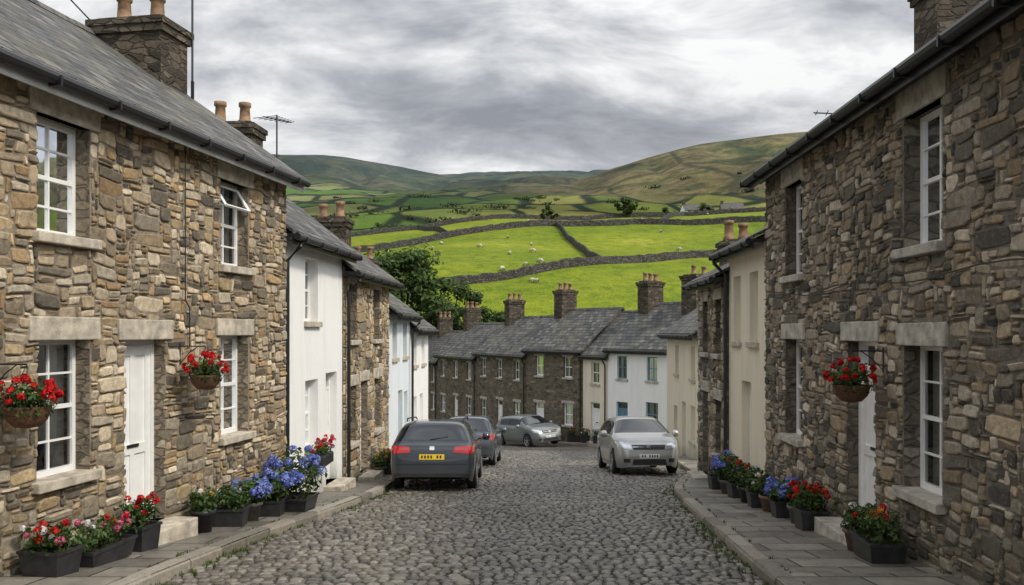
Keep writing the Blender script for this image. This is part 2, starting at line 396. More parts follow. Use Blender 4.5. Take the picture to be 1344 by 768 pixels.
cb = MB(); D = 4.6; row = 0
while D < 36:
    big_ = 1 if D < 18 else 1.25
    dr = R.uniform(.125, .170)*big_
    xl, xr = XL(min(D, 31)), XR(min(D, 31)); x = xl+R.uniform(.0, .1)
    if D > 31: xr = 5.3; xl = -3.1-(D-31)*.35; x = xl
    while x < xr-.05:
        w = R.choice([.09, .11, .12, .135, .15, .17])*R.uniform(.9, 1.12)*big_
        if x+w > xr: w = xr-x
        big = .5+.5*noise.noise(Vector((x*.5, D*.35, 0)))
        sag = .03*noise.noise(Vector((x*.6, D*.6, 5)))+.012*R.uniform(-1, 1)
        hgt = R.uniform(.022, .042)+sag*.3
        tv = R.choice([.14, .11, .165, .085, .125, .21]); tone = (tv, tv*R.uniform(.88, .92), tv*R.uniform(.70, .80))
        tone = tuple(q*(.7+.6*big) for q in tone)
        cx, cy = x+w/2, D+dr/2; hw, hd = w/2-.006, dr/2-.008
        rot = R.uniform(-.08, .08); curve = .12*math.sin((x-xl)/(xr-xl)*math.pi)
        vs = []; nj = (.03*noise.noise(Vector((cx*1.3, cy, 0))))
        for (sc, zz) in ((1.0, -.015), (.88, hgt*.6), (.56, hgt)):
            for kx, ky in ((-1, -.5), (-.55, -1), (.55, -1), (1, -.5), (1, .5), (.55, 1), (-.55, 1), (-1, .5)):
                jx = kx*hw*sc*(1+R.uniform(-.08, .08)); jy = ky*hd*sc*(1+R.uniform(-.08, .08))
                X = cx+jx-rot*jy; Y = cy+jy+rot*jx+curve+nj
                vs.append((X, Y, zr(Y)-.012+zz))
        fs = []
        for r_ in (0, 8):
            for q in range(8): fs.append((r_+q, r_+(q+1) % 8, r_+8+(q+1) % 8, r_+8+q))
        fs.append(tuple(range(16, 24)))
        cb.add(vs, fs, 0, tone); x += w
    D += dr; row += 1
cb.obj('cobbles', M['cobble'], road_e, smooth=False, recalc=False, uv=False)
cb = None

def wallX_L(D):
    if D < 13.77: return -6.12+.1745*D
    if D < 17.65: return -4.94+.078*D
    if D < 22.4: return -4.53+.055*D
    return -4.2+.04*D
def wallX_R(D): return 3.9+.032*D if D < 20.6 else 4.56+(D-20.6)*.22
def pavement(inner, outer):
    e = empty('pavement'); pv = MB()
    for i in range(len(inner)-1):
        a, b = inner[i], inner[i+1]; c, d = outer[i+1], outer[i]
        z = lambda p: (p[0], p[1], zp(p[1]))
        pv.quad(z(a), z(b), z(c), z(d))
    pv.obj('paving', M['paving'], e)
    kb = MB()
    pts = [Vector((p[0], p[1], 0)) for p in outer]; cum = [0]
    for i in range(1, len(pts)): cum.append(cum[-1]+(pts[i]-pts[i-1]).length)
    def at(s_):
        i = int(np.searchsorted(cum, s_))-1; i = max(0, min(len(pts)-2, i)); t = (s_-cum[i])/(cum[i+1]-cum[i]); return pts[i].lerp(pts[i+1], t)
    inn = Vector((inner[3][0]-outer[3][0], inner[3][1]-outer[3][1], 0)).normalized()
    s0 = 0
    while s0 < cum[-1]-1:
        l = R.uniform(.75, 1.0); a = at(s0+.006); b = at(min(cum[-1], s0+l-.006)); t = (b-a).normalized(); nrm = Vector((-t.y, t.x, 0))
        if nrm.dot(inn) < 0: nrm = -nrm
        w = .17; q = R.uniform(-.006, .006); colr = R.choice([(.27, .24, .195), (.19, .172, .143), (.32, .29, .24)]); sh_ = R.uniform(-.012, .012)
        vs = []
        for p in (a, b):
            z0 = zr(p.y)
            for (dn, dz) in ((-.0, -.1), (-.004, .09), (.018, .128+q), (w, .128+q), (w, -.1)):
                P = p+nrm*(dn+sh_); vs.append((P.x, P.y, z0+dz))
        fs = [(i, i+1, i+6, i+5) for i in range(4)]+[(0, 1, 2, 3, 4), (9, 8, 7, 6, 5)]
        kb.add(vs, fs, 0, colr); s0 += l
    kb.obj('kerb_stones', M['kerb'], e)
Ds = [-30+i for i in range(61)]
pavement([(wallX_L(d)-.12, d) for d in Ds], [(XL(d), d) for d in Ds])
pavement([(wallX_R(d)+.15, d) for d in Ds], [(XR(d), d) for d in Ds])
pavement(off(ROW, -.1), KROW)

wd = MB()
def blade_tuft(mb, c, n, h, cols):
    for _ in range(n):
        a = R.uniform(0, 6.283); r = R.uniform(0, h*.6); p = Vector(c)+Vector((math.cos(a)*r, math.sin(a)*r, 0))
        t = Vector((math.cos(a), math.sin(a), 0)); s_ = Vector((-t.y, t.x, 0))*h*.12; hh = h*R.uniform(.5, 1)
        wd_c = tuple(q*R.uniform(.7, 1.3) for q in R.choice(cols))
        mb.add([p-s_, p+s_, p+t*hh*.4+Vector((0, 0, hh))], [(0, 1, 2)], 0, wd_c)
for i in range(1000):
    D = 5+20*R.random()**1.3
    if noise.noise(Vector((D*.8, 0, 0))) < -.15: continue
    x = XL(D)+abs(R.gauss(0, .13)) if i % 2 else XR(D)-abs(R.gauss(0, .13))
    blade_tuft(wd, (x, D, zr(D)), 12, R.uniform(.02, .075), [(.09, .14, .03), (.06, .1, .025), (.12, .15, .05)])
for i in range(200):
    D = 6+14*R.random()
    x = (XL(D)-.19, XR(D)+.19, wallX_L(D)+.05, wallX_R(D)-.05)[i % 4]
    blade_tuft(wd, (x, D, zp(D)), 7, R.uniform(.015, .06), [(.09, .14, .03), (.06, .1, .025)])
wd.obj('kerb_weeds', M['leaf'], recalc=False, uv=False)

# ------------------------------------------------------------------ house kit
PW = [(.46, .365, .25), (.35, .27, .17), (.285, .23, .155), (.20, .168, .122), (.41, .31, .18), (.55, .465, .34), (.125, .107, .083), (.31, .245, .165), (.38, .325, .245), (.35, .24, .13), (.49, .41, .29)]
PG = [(.32, .268, .198), (.24, .20, .148), (.175, .15, .115), (.12, .106, .086), (.34, .27, .18), (.42, .365, .28), (.20, .173, .135), (.275, .212, .138), (.085, .077, .067), (.36, .315, .25)]
def rubble(mb, fr, u0, u1, z0, z1, holes, pal, cw=.060, ch=.046, pr=(.008, .034)):
    nu = int((u1-u0)/cw); nz = int((z1-z0)/ch); occ = np.zeros((nz, nu), bool)
    cw = (u1-u0)/nu; ch = (z1-z0)/nz
    for (a, b, c, d) in holes:
        for j in range(nz):
            zc = z0+(j+.5)*ch
            if not (c < zc < d): continue
            for i in range(nu):
                if a < u0+(i+.5)*cw < b: occ[j, i] = True
    for j in range(nz):
        for i in range(nu):
            if occ[j, i]: continue
            w = R.choice([1, 2, 2, 2, 3, 3, 4, 4, 5, 6, 9]); h = R.choice([1, 2, 2, 2, 3, 3]) if w < 6 else R.choice([2, 3, 4])
            if w <= 2: h = R.choice([1, 1, 2, 3])
            ww = 0
            while ww < w and i+ww < nu and not occ[j, i+ww]: ww += 1
            hh = 1
            while hh < h and j+hh < nz and not occ[j+hh, i:i+ww].any(): hh += 1
            occ[j:j+hh, i:i+ww] = True
            a, b = u0+i*cw, u0+(i+ww)*cw; c, d = z0+j*ch, z0+(j+hh)*ch
            gp = R.uniform(.003, .010); a += gp; b -= gp; c += gp; d -= gp
            cu, cz, hw, hz = (a+b)/2, (c+d)/2, (b-a)/2, (d-c)/2
            pn = R.uniform(*pr); tu, tz = R.uniform(-.010, .010), R.uniform(-.010, .010)
            big = noise.noise(Vector((cu*.7, cz*.7, 2)))
            col = R.choice(pal); k = R.uniform(.78, 1.22)*(1+.3*big); col = tuple(q*k for q in col)
            cut = [R.uniform(.4, .92) for _ in range(8)]
            base = [(-1, -cut[0]), (-cut[1], -1), (cut[2], -1), (1, -cut[3]), (1, cut[4]), (cut[5], 1), (-cut[6], 1), (-1, cut[7])]
            jit = [(R.uniform(.88, 1.03), R.uniform(.84, 1.05)) for _ in range(8)]
            vs = []
            for (ins, n_) in ((0, -.012), (.003, pn*.7), (.016, pn)):
                for (kx, kz), (jx, jz) in zip(base, jit):
                    uu = cu+kx*jx*max(.006, hw-ins); zz = cz+kz*jz*max(.006, hz-ins)
                    wu = .04*noise.noise(Vector((uu*2.6, zz*2.6, 0))); wz = .055*noise.noise(Vector((uu*1.9, zz*2.9, 9)))
                    vs.append(fr.P(uu+wu, n_+tu*kx+tz*kz if n_ > 0 else n_, zz+wz))
            fs = []
            for r_ in (0, 8):
                for q in range(8): fs.append((r_+q, r_+(q+1) % 8, r_+8+(q+1) % 8, r_+8+q))
            fs.append(tuple(range(16, 24)))
            mb.add(vs, fs, 0, col)

def window(fr, u0, u1, z0, z1, rec, cols, rows, F, G, I, C, openlight=False, curtain=True, b=.05, bar=.022):
    n0, n1 = -rec-.05, -rec
    F.box(fr, u0, u0+b, n0, n1, z0, z1); F.box(fr, u1-b, u1, n0, n1, z0, z1)
    F.box(fr, u0+b, u1-b, n0, n1, z1-b, z1); F.box(fr, u0+b, u1-b, n0, n1+.015, z0, z0+b*1.2)
    zm = (z0+z1)/2
    F.box(fr, u0+b, u1-b, n0+.004, n1-.004, zm-.022, zm+.022)
    for i in range(1, cols):
        u = u0+(u1-u0)*i/cols; F.box(fr, u-bar/2, u+bar/2, n0+.01, n1-.01, z0+b, z1-b)
    for j in range(1, rows):
        if abs(j/rows-.5) < .02: continue
        z = z0+(z1-z0)*j/rows; F.box(fr, u0+b, u1-b, n0+.012, n1-.012, z-bar/2, z+bar/2)
    G.quad(fr.P(u0+b, n0+.02, z0+b), fr.P(u1-b, n0+.02, z0+b), fr.P(u1-b, n0+.02, z1-b), fr.P(u0+b, n0+.02, z1-b))
    d = n0-.5; e_ = .1
    for q in (((u0-e_, d, z0-e_), (u1+e_, d, z0-e_), (u1+e_, d, z1+e_), (u0-e_, d, z1+e_)), ((u0-e_, d, z0-e_), (u0-e_, n0, z0-e_), (u0-e_, n0, z1+e_), (u0-e_, d, z1+e_)),
              ((u1+e_, d, z0-e_), (u1+e_, n0, z0-e_), (u1+e_, n0, z1+e_), (u1+e_, d, z1+e_)), ((u0-e_, d, z0-e_), (u1+e_, d, z0-e_), (u1+e_, n0, z0-e_), (u0-e_, n0, z0-e_)),
              ((u0-e_, d, z1+e_), (u1+e_, d, z1+e_), (u1+e_, n0, z1+e_), (u0-e_, n0, z1+e_))):
        I.quad(*[fr.P(*p) for p in q])
    if curtain:
        for (a, bb) in ((u0+.03, u0+(u1-u0)*R.uniform(.34, .47)), (u1-(u1-u0)*R.uniform(.34, .47), u1-.03)):
            n = 10
            for i in range(n):
                ua, ub = a+(bb-a)*i/n, a+(bb-a)*(i+1)/n; na, nb = (-.04 if i % 2 else 0), (0 if i % 2 else -.04)
                C.quad(fr.P(ua, n0-.07+na, z0), fr.P(ub, n0-.07+nb, z0), fr.P(ub, n0-.07+nb, z1), fr.P(ua, n0-.07+na, z1))
    if openlight:
        h = (z1-z0)*.26; o = .22
        A = fr.P(u0+b, n1+.02, z1-b); B = fr.P(u1-b, n1+.02, z1-b); Cc = fr.P(u1-b, n1+o, z1-b-h); Dd = fr.P(u0+b, n1+o, z1-b-h)
        for p, q in ((A, B), (B, Cc), (Cc, Dd), (Dd, A)): F.tube([p, q], .022, 4)
        G.quad(A, B, Cc, Dd)

def door(fr, u0, u1, z0, z1, rec, Dm, F, G, Hw, toplight=True):
    n0, n1 = -rec-.06, -rec; b = .06
    F.box(fr, u0, u0+b, n0, n1+.02, z0, z1); F.box(fr, u1-b, u1, n0, n1+.02, z0, z1); F.box(fr, u0+b, u1-b, n0, n1+.02, z1-b, z1)
    zt = z1-b
    if toplight:
        F.box(fr, u0+b, u1-b, n0, n1+.018, zt-.30, zt-.25)
        G.quad(fr.P(u0+b, n1-.03, zt-.25), fr.P(u1-b, n1-.03, zt-.25), fr.P(u1-b, n1-.03, zt), fr.P(u0+b, n1-.03, zt)); zt -= .30
    a, c = u0+b, u1-b; st = .09
    Dm.box(fr, a, c, n0, n1-.02, z0, zt)
    for (x0, x1) in ((a, a+st), ((a+c)/2-.04, (a+c)/2+.04), (c-st, c)): Dm.box(fr, x0, x1, n1-.021, n1, z0+.01, zt-.005)
    for zz in (z0+.01, z0+.85, zt-.13):
        for (x0, x1) in ((a+st, (a+c)/2-.04), ((a+c)/2+.04, c-st)): Dm.box(fr, x0, x1, n1-.021, n1-.001, zz, zz+.12)
    Hw.box(fr, (a+c)/2-.11, (a+c)/2+.11, n1+.001, n1+.012, z0+.93, z0+.97)
    Hw.tube([fr.P(a+.05, n1, z0+1.0), fr.P(a+.05, n1+.05, z0+1.0), fr.P(a+.05, n1+.05, z0+.90)], .012, 6)

def chimney(fr, u0, u1, n0, n1, zb, zt, npots, S, Pm, pr=.12, ph=.42):
    S.box(fr, u0, u1, n0, n1, zb, zt); S.box(fr, u0-.05, u1+.05, n0-.05, n1+.05, zt-.22, zt-.1, 0); S.box(fr, u0-.08, u1+.08, n0-.08, n1+.08, zt-.1, zt)
    S.box(fr, u0+.05, u1-.05, n0+.05, n1-.05, zt, zt+.06)
    for i in range(npots):
        t = (i+.5)/npots
        c = fr.P((u0+u1)/2, n0+(n1-n0)*t, zt+.05) if abs(n1-n0) > abs(u1-u0) else fr.P(u0+(u1-u0)*t, (n0+n1)/2, zt+.05)
        s_ = R.uniform(.85, 1.15)
        Pm.lathe(c, [(pr*1.15, 0), (pr*1.15, .07), (pr*.95, .09), (pr*.82, ph*s_-.1), (pr*1.05, ph*s_-.08), (pr*1.05, ph*s_), (pr*.75, ph*s_), (pr*.7, ph*.4)], 14)

def house(name, p0, p1, side, ze, depth, pitch, wallm, openings, stones=None, trim='dress', gutter=True, chim=(), zb=None, fasciam='black', ov=.28, dpipes=(), paint='paint', rgap=0):
    fr = Fr(p0, p1, side); L = fr.L; e = empty(name)
    lo = min(zr(p0[1]), zr(p1[1]))-.5 if zb is None else zb
    W = MB(); F = MB(); G = MB(); I = MB(); C = MB(); T = MB(); Dm = MB(); S = MB(); Rf = MB(); Gt = MB(); Pm = MB(); Cs = MB(); Fa = MB(); Hw = MB()
    holes = [(o['u0'], o['u1'], o['z0'], o['z1']) for o in openings]
    us = sorted({0, L}|{h[0] for h in holes}|{h[1] for h in holes}); zs = sorted({lo, ze}|{h[2] for h in holes}|{h[3] for h in holes})
    for a, b in zip(us, us[1:]):
        for c, d in zip(zs, zs[1:]):
            um, zm = (a+b)/2, (c+d)/2
            if any(h[0] < um < h[1] and h[2] < zm < h[3] for h in holes): continue
            W.quad(fr.P(a, 0, c), fr.P(b, 0, c), fr.P(b, 0, d), fr.P(a, 0, d), 1 if stones else 0)
    tn = math.tan(math.radians(pitch)); hd = depth/2; zt = ze+hd*tn
    for u in (0, L):
        W.add([fr.P(u, 0, lo), fr.P(u, -depth, lo), fr.P(u, -depth, ze), fr.P(u, -hd, zt), fr.P(u, 0, ze)], [(0, 1, 2, 3, 4)])
    W.quad(fr.P(0, -depth, lo), fr.P(L, -depth, lo), fr.P(L, -depth, ze), fr.P(0, -depth, ze))
    sh = []
    for o in openings:
        a, b, c, d = o['u0'], o['u1'], o['z0'], o['z1']; rec = o.get('rec', .17); rr = rec+.06
        for q in (((a, 0, c), (a, -rr, c), (a, -rr, d), (a, 0, d)), ((b, 0, c), (b, -rr, c), (b, -rr, d), (b, 0, d)), ((a, 0, d), (a, -rr, d), (b, -rr, d), (b, 0, d)), ((a, 0, c), (a, -rr, c), (b, -rr, c), (b, 0, c))):
            W.quad(*[fr.P(*p) for p in q], 0)
        pr_ = .035 if stones else .012
        if o.get('lintel', True):
            lh = o.get('lh', .24); T.box(fr, a-.12, b+.14, -.12, pr_, d, d+lh); sh.append((a-.12, b+.14, d, d+lh))
        if o['k'] == 'w':
            T.box(fr, a-.08, b+.08, -rr+.02, .10 if stones else .07, c-.1, c+.004); sh.append((a-.08, b+.08, c-.1, c))
            window(fr, a, b, c+.004, d, rec, o.get('cols', 2), o.get('rows', 4), F, G, I, C, o.get('open', False), o.get('cur', True))
        else:
            door(fr, a, b, c, d, rec, Dm, F, G, Hw, o.get('tl', True))
            T.box(fr, a-.15, b+.15, -rr, .36, lo, c)
    if stones:
        rubble(S, fr, fr.u(max(5.0, p0[1])) if p0[1] < 5 else 0, L-.0, stones['z0'], ze-.02, holes+sh, stones['pal'], stones.get('cw', .060), stones.get('ch', .046))
    th = .06; vo = .12; zo = ze-ov*tn
    for sgn in (0, 1):
        nA = ov if sgn == 0 else -depth-ov; A = [(-vo, nA, zo+.05), (L+vo-rgap, nA, zo+.05), (L+vo-rgap, -hd, zt+.05), (-vo, -hd, zt+.05)]
        vs = [fr.P(*p) for p in A]+[fr.P(p[0], p[1], p[2]+th) for p in A]
        Rf.add(vs, [(0, 1, 2, 3), (4, 5, 6, 7), (0, 1, 5, 4), (1, 2, 6, 5), (3, 0, 4, 7)])
    n = int(L/.45)+1
    for i in range(n):
        a = -vo+(L+2*vo-rgap)*i/n; b = -vo+(L+2*vo-rgap)*(i+1)/n-.012
        q = R.uniform(-.006, .006)
        vs = [fr.P(u, -hd+dn, zt+dz+q) for u in (a, b) for dn, dz in ((-.13, .03), (-.06, .135), (0, .16), (.06, .135), (.13, .03))]
        Cs.add(vs, [(0, 1, 6, 5), (1, 2, 7, 6), (2, 3, 8, 7), (3, 4, 9, 8), (0, 1, 2, 3, 4), (9, 8, 7, 6, 5)])
    Fa.box(fr, -vo+.02, L+vo-.02, .055, ov-.02, zo-.02, zo+.045)
    Fa.box(fr, -vo+.02, L+vo-.02, ov-.02, ov+.004, zo-.13, zo+.05)
    if gutter:
        Gt.tube([fr.P(-vo, ov+.07, zo+.0), fr.P(L+vo*.6, ov+.07, zo-.0)], .062, 10)
        for i in range(int(L/.9)+1): Gt.box(fr, .2+i*.9, .23+i*.9, ov, ov+.14, zo-.075, zo+.02)
    for u in dpipes:
        Gt.tube([fr.P(u, ov+.07, zo-.05), fr.P(u, ov+.05, zo-.14), fr.P(u, .10, zo-.38), fr.P(u, .10, lo+.6)], .038, 8)
    stk = MB()
    for cdef in chim: chimney(fr, *cdef, stk, Pm)
    W.obj('walls', [M[wallm], M['mortar' if wallm == 'warm' else 'mortar_d']], e)
    if S.v: S.obj('stonework', M['block'], e, uv=False)
    Rf.obj('roof', M['slate'], e); Cs.obj('ridge_tiles', M['slate'], e)
    if Gt.v: Gt.obj('gutter', M['black'], e, smooth=False)
    Fa.obj('fascia', M[fasciam], e)
    if T.v:
        o = T.obj('lintels_and_sills', M[trim], e); bv = o.modifiers.new('b', 'BEVEL'); bv.width = .012; bv.segments = 2
    if F.v: F.obj('window_frames', M[paint], e); G.obj('window_glass', M['glass'], e)
    if I.v: I.obj('rooms', M['dark'], e)
    if C.v: C.obj('curtains', M['curtain'], e)
    if Dm.v: Dm.obj('door', M[paint], e)
    if Hw.v: Hw.obj('letterbox_and_handle', M['black'], e)
    if Pm.v: Pm.obj('chimney_pots', M['pot'], e, smooth=True)
    if stk.v: stk.obj('chimney_stack', M['cstack'], e)
    return e, fr
def Wd(fr, D0, D1, z0, z1, **k): return dict(k='w', u0=fr.u(D0), u1=fr.u(D1), z0=z0, z1=z1, **k)
def Dr(fr, D0, D1, z0, z1, **k): return dict(k='d', u0=fr.u(D0), u1=fr.u(D1), z0=z0, z1=z1, **k)

# left 1
a, b = (-6.12+.1745*-1, -1), (-6.12+.1745*13.77, 13.77); f = Fr(a, b, 'L'); Lf = f
hL1, _ = house('stone_cottage', a, b, 'L', 2.62, 6.0, 35, 'warm', [
    Wd(f, 8.25, 9.02, .98, 2.17), Wd(f, 11.72, 12.5, .93, 2.14, open=True), Wd(f, 8.25, 9.02, -1.49, -.09), Wd(f, 11.72, 12.5, -1.49, -.06),
    Dr(f, 9.6, 10.4, -2.32, -.10, tl=False), Wd(f, 3.2, 4.1, .98, 2.17), Wd(f, 3.2, 4.1, -1.49, -.09), Wd(f, 5.9, 6.7, .98, 2.17)],
    stones=dict(z0=-2.9, pal=PW), fasciam='fascia', chim=[(f.L-.78, f.L-.02, -2.95, -1.75, 3.4, 5.0, 2)])
# left 2 white
a, b = (-4.94+.078*13.95, 13.85), (-4.94+.078*17.6, 17.6); f = Fr(a, b, 'L')
house('white_cottage', a, b, 'L', 1.78, 4.6, 38, 'white', [
    Wd(f, 15.2, 15.95, .18, 1.36, lintel=False), Wd(f, 15.2, 15.95, -2.2, -.9, lintel=False), Dr(f, 16.45, 17.2, -3.02, -.82, lintel=False)],
    chim=[(f.L-.65, f.L-.02, -2.75, -1.7, 2.6, 4.25, 2)], dpipes=[.12], trim='dress')
# left 3 stone
a, b = (-4.53+.055*17.65, 17.65), (-4.53+.055*22.4, 22.4); f = Fr(a, b, 'L')
house('stone_cottage', a, b, 'L', 1.42, 4.8, 36, 'warm', [
    Wd(f, 18.1, 18.85, -.2, 1.04), Wd(f, 20.5, 21.25, -.2, 1.04), Wd(f, 18.1, 18.8, -2.45, -1.2), Dr(f, 19.15, 19.9, -3.3, -1.15), Wd(f, 20.6, 21.4, -2.45, -1.15)],
    stones=dict(z0=-4.0, pal=PW, cw=.08, ch=.06), chim=[(f.L-.6, f.L-.05, -1.9, -1.0, 1.8, 2.95, 2, )], dpipes=[.1])
# left 4, 5
a, b = (-4.2+.04*22.45, 22.45), (-4.2+.04*26, 26); f = Fr(a, b, 'L')
house('pale_blue_cottage', a, b, 'L', .62, 4.6, 36, 'pblue', [Wd(f, 23.0, 23.7, -.75, .3, lintel=False, rows=2), Wd(f, 24.7, 25.4, -.75, .3, lintel=False, rows=2), Dr(f, 23.9, 24.6, -3.75, -1.7, lintel=False), Wd(f, 24.9, 25.5, -3, -1.8, lintel=False)], dpipes=[3.4], paint='bluep')
a, b = (-4.2+.04*26.05, 26.05), (-4.2+.04*30, 30); f = Fr(a, b, 'L')
house('white_cottage', a, b, 'L', .2, 4.6, 36, 'white', [Wd(f, 26.6, 27.3, -1.1, -.1, lintel=False, rows=2), Wd(f, 28.4, 29.1, -1.1, -.1, lintel=False, rows=2), Wd(f, 26.6, 27.3, -3.3, -2.1, lintel=False), Dr(f, 28, 28.7, -4.1, -2.1, lintel=False)], chim=[(f.L-.6, f.L-.05, -2.7, -1.8, 1.2, 2.5, 2)])
# right 1
a, b = (3.9+.032*-1, -1), (3.9+.032*14.4, 14.4); f = Fr(a, b, 'R'); Rfm = f
hR1, _ = house('stone_cottage', a, b, 'R', 2.72, 6.2, 29, 'grey', [
    Wd(f, 8.1, 8.95, .87, 2.27, lh=.3), Wd(f, 12.4, 13.25, .85, 2.27, lh=.3), Wd(f, 8.1, 8.95, -1.66, -.15), Wd(f, 12.4, 13.25, -1.61, -.12), Dr(f, 9.7, 10.62, -2.38, -.12),
    Wd(f, 3.2, 4.1, .87, 2.2), Wd(f, 3.2, 4.1, -1.6, -.15)],
    stones=dict(z0=-3.1, pal=PG), trim='dress_d', chim=[(f.L-.85, f.L-.02, -3.7, -2.5, 3.6, 5.75, 2)])
# right 2 cream
a, b = (3.95+.032*14.45, 14.47), (3.95+.032*17.4, 17.4); f = Fr(a, b, 'R')
house('cream_cottage', a, b, 'R', 1.68, 4.6, 26, 'cream', [Wd(f, 15.1, 15.7, -.2, 1.1, lintel=False), Wd(f, 16.4, 17.0, -.2, 1.1, lintel=False), Dr(f, 15.6, 16.3, -3.0, -.95, lintel=False)], dpipes=[f.L-.1])
a, b = (3.92+.032*17.45, 17.45), (3.92+.032*20.6, 20.6); f = Fr(a, b, 'R')
house('stone_cottage', a, b, 'R', 1.22, 4.6, 27, 'grey', [Wd(f, 18.0, 18.6, -.5, .7), Wd(f, 19.4, 20.0, -.5, .7), Wd(f, 18.0, 18.6, -2.7, -1.5), Dr(f, 19.3, 20.0, -3.35, -1.4)],
      stones=dict(z0=-3.9, pal=PG, cw=.08, ch=.06), trim='dress_d', chim=[(f.L-.55, f.L-.05, -1.2, -.5, 1.2, 2.15, 2)])
# right 4: beyond the parked car
a, b = (6.0, 26.8), (6.25, 33.8); f = Fr(a, b, 'R')
house('cream_cottage', a, b, 'R', .02, 5.0, 34, 'cream', [Wd(f, 27.6, 28.4, -1.6, -.5, lintel=False), Wd(f, 30.9, 31.7, -1.6, -.5, lintel=False), Wd(f, 27.6, 28.4, -3.7, -2.5, lintel=False), Dr(f, 29.4, 30.2, -4.5, -2.5, lintel=False), Wd(f, 31.2, 32, -4.0, -2.8, lintel=False)],
      chim=[(f.L-.7, f.L-.05, -3.0, -2.0, 1.0, 2.5, 2)])
# far terrace
specs = [('white_cottage', 'white', -.80, 'dress'), ('cream_cottage', 'cream', -1.15, 'dress'), ('stone_cottage', 'greyfar', -.95, 'dress_d'), ('stone_cottage', 'greyfar', -1.3, 'dress_d'), ('stone_cottage', 'greyfar', -1.65, 'dress_d'), ('stone_cottage', 'greyfar', -2.2, 'dress_d'), ('stone_cottage', 'greyfar', -2.6, 'dress_d')]
for i, (nm, wm, ze, tr) in enumerate(specs):
    p, q = ROW[i], ROW[i+1]; f = Fr(p, q, 'R'); L = f.L; zg = zp(q[1])
    ops = []
    n = 1 if L < 2.6 else (2 if L < 5.2 else 3)
    for k in range(n):
        uc = L*(k+.5)/n
        ops.append(dict(k='w', u0=uc-.35, u1=uc+.35, z0=ze-1.5, z1=ze-.4, rows=2, lintel=(wm == 'greyfar'), lh=.16, rec=.1))
        isd = (k % 2 == 1) or n == 1
        zgk = zp(f.P(uc, 0, 0).y)
        if isd: ops.append(dict(k='d', u0=uc-.4, u1=uc+.4, z0=zgk+.08, z1=zgk+2.05, lintel=(wm == 'greyfar'), lh=.16, rec=.12))
        else: ops.append(dict(k='w', u0=uc-.4, u1=uc+.4, z0=zgk+.85, z1=zgk+2.0, rows=2, lintel=(wm == 'greyfar'), lh=.16, rec=.1))
    ch = [(L-.75, L-.02, -3.1, -2.0, ze+1.4, ze+3.3, 3)]
    if i == 0: ch.append((.02, .95, -3.3, -1.9, ze+1.2, 2.65, 2))
    if i == 1: ch = []
    house(nm, p, q, 'R', ze, 5.4, 38, wm, ops, trim=tr, chim=ch, zb=zg-.8, gutter=True, dpipes=[.12] if i else (), ov=.2, paint='bluep' if i == 0 else 'paint')

# aerials, wires
def aerial(base, h, rot=0, n=6, s_=1.0):
    A = MB(); b = Vector(base); top = b+Vector((0, 0, h)); A.tube([b, top], .018, 6)
    d = Vector((math.cos(rot), math.sin(rot), .1)); s2 = Vector((-d.y, d.x, 0))
    o = top-Vector((0, 0, .1)); A.tube([o-d*.45*s_, o+d*.5*s_], .012, 5)
    for i in range(n):
        p = o+d*(-.4+.85*i/(n-1))*s_; l = (.3-.03*i)*s_; A.tube([p-s2*l, p+s2*l], .008, 4)
    A.tube([b+Vector((0, 0, -.3)), b], .03, 5)
    A.obj('tv_aerial', M['black'])
aerial(Lf.P(Lf.L+.02, -1.68, 4.2), 1.9, 1.2)
aerial((-5.05, 18.0, 3.0), 1.65, 1.2, 7)
aerial(Rfm.P(Rfm.L-.1, -1.3, 3.2), .6, 2.9)
wr = MB()
def wire(p, q, sag, r=.008):
    p, q = Vector(p), Vector(q)
    wr.tube([p.lerp(q, t/14)-Vector((0, 0, sag*4*(t/14)*(1-t/14))) for t in range(15)], r, 4)
wire((-9.35, 9.2, 8.75), (-6.6, 13.9, 4.75), .12, .014)
wr.obj('telephone_wire', M['black'])
pl = MB(); pl.tube([(-9.35, 9.2, -2.9), (-9.35, 9.2, 9.0)], .13, 10, r2=.09); pl.box(WORLD, -9.9, -8.8, 9.14, 9.26, 8.5, 8.62); pl.obj('telegraph_pole', M['bark'])
wr = MB()
wr.tube([Lf.P(Lf.u(10.75), .06, 2.35), Lf.P(Lf.u(10.75), .06, .4), Lf.P(Lf.u(10.85), .06, .3), Lf.P(Lf.u(10.85), .06, -.2)], .009, 5)
wr.tube([Rfm.P(Rfm.u(t), .06, .55+.04*math.sin(t*2)) for t in np.linspace(6, 14.3, 20)], .008, 5)
wr.obj('wall_cable', M['black'])

# ------------------------------------------------------------------ plants
def leaves(mb, c, r, n, size, cols, shell=.55, up=.4, mat=0):
    c = Vector(c)
    for _ in range(n):
        d = Vector((R.gauss(0, 1), R.gauss(0, 1), R.gauss(0, 1))).normalized(); k = shell+(1-shell)*R.random()
        if R.random() < .25: k = R.uniform(.2, 1.12)
        p = c+Vector((d.x*r[0], d.y*r[1], d.z*r[2]))*k
        nn = (d+Vector((R.uniform(-.8, .8), R.uniform(-.8, .8), R.uniform(-.8, .8)+up))).normalized()
        t = nn.cross(Vector((R.uniform(-1, 1), R.uniform(-1, 1), R.uniform(-1, 1)))).normalized(); b = nn.cross(t)
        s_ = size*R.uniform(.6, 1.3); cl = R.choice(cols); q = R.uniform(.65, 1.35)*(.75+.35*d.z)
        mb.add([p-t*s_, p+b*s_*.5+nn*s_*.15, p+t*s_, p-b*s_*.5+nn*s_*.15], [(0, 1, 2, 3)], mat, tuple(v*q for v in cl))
GREEN = [(.055, .11, .025), (.08, .14, .03), (.04, .085, .02), (.10, .15, .04)]
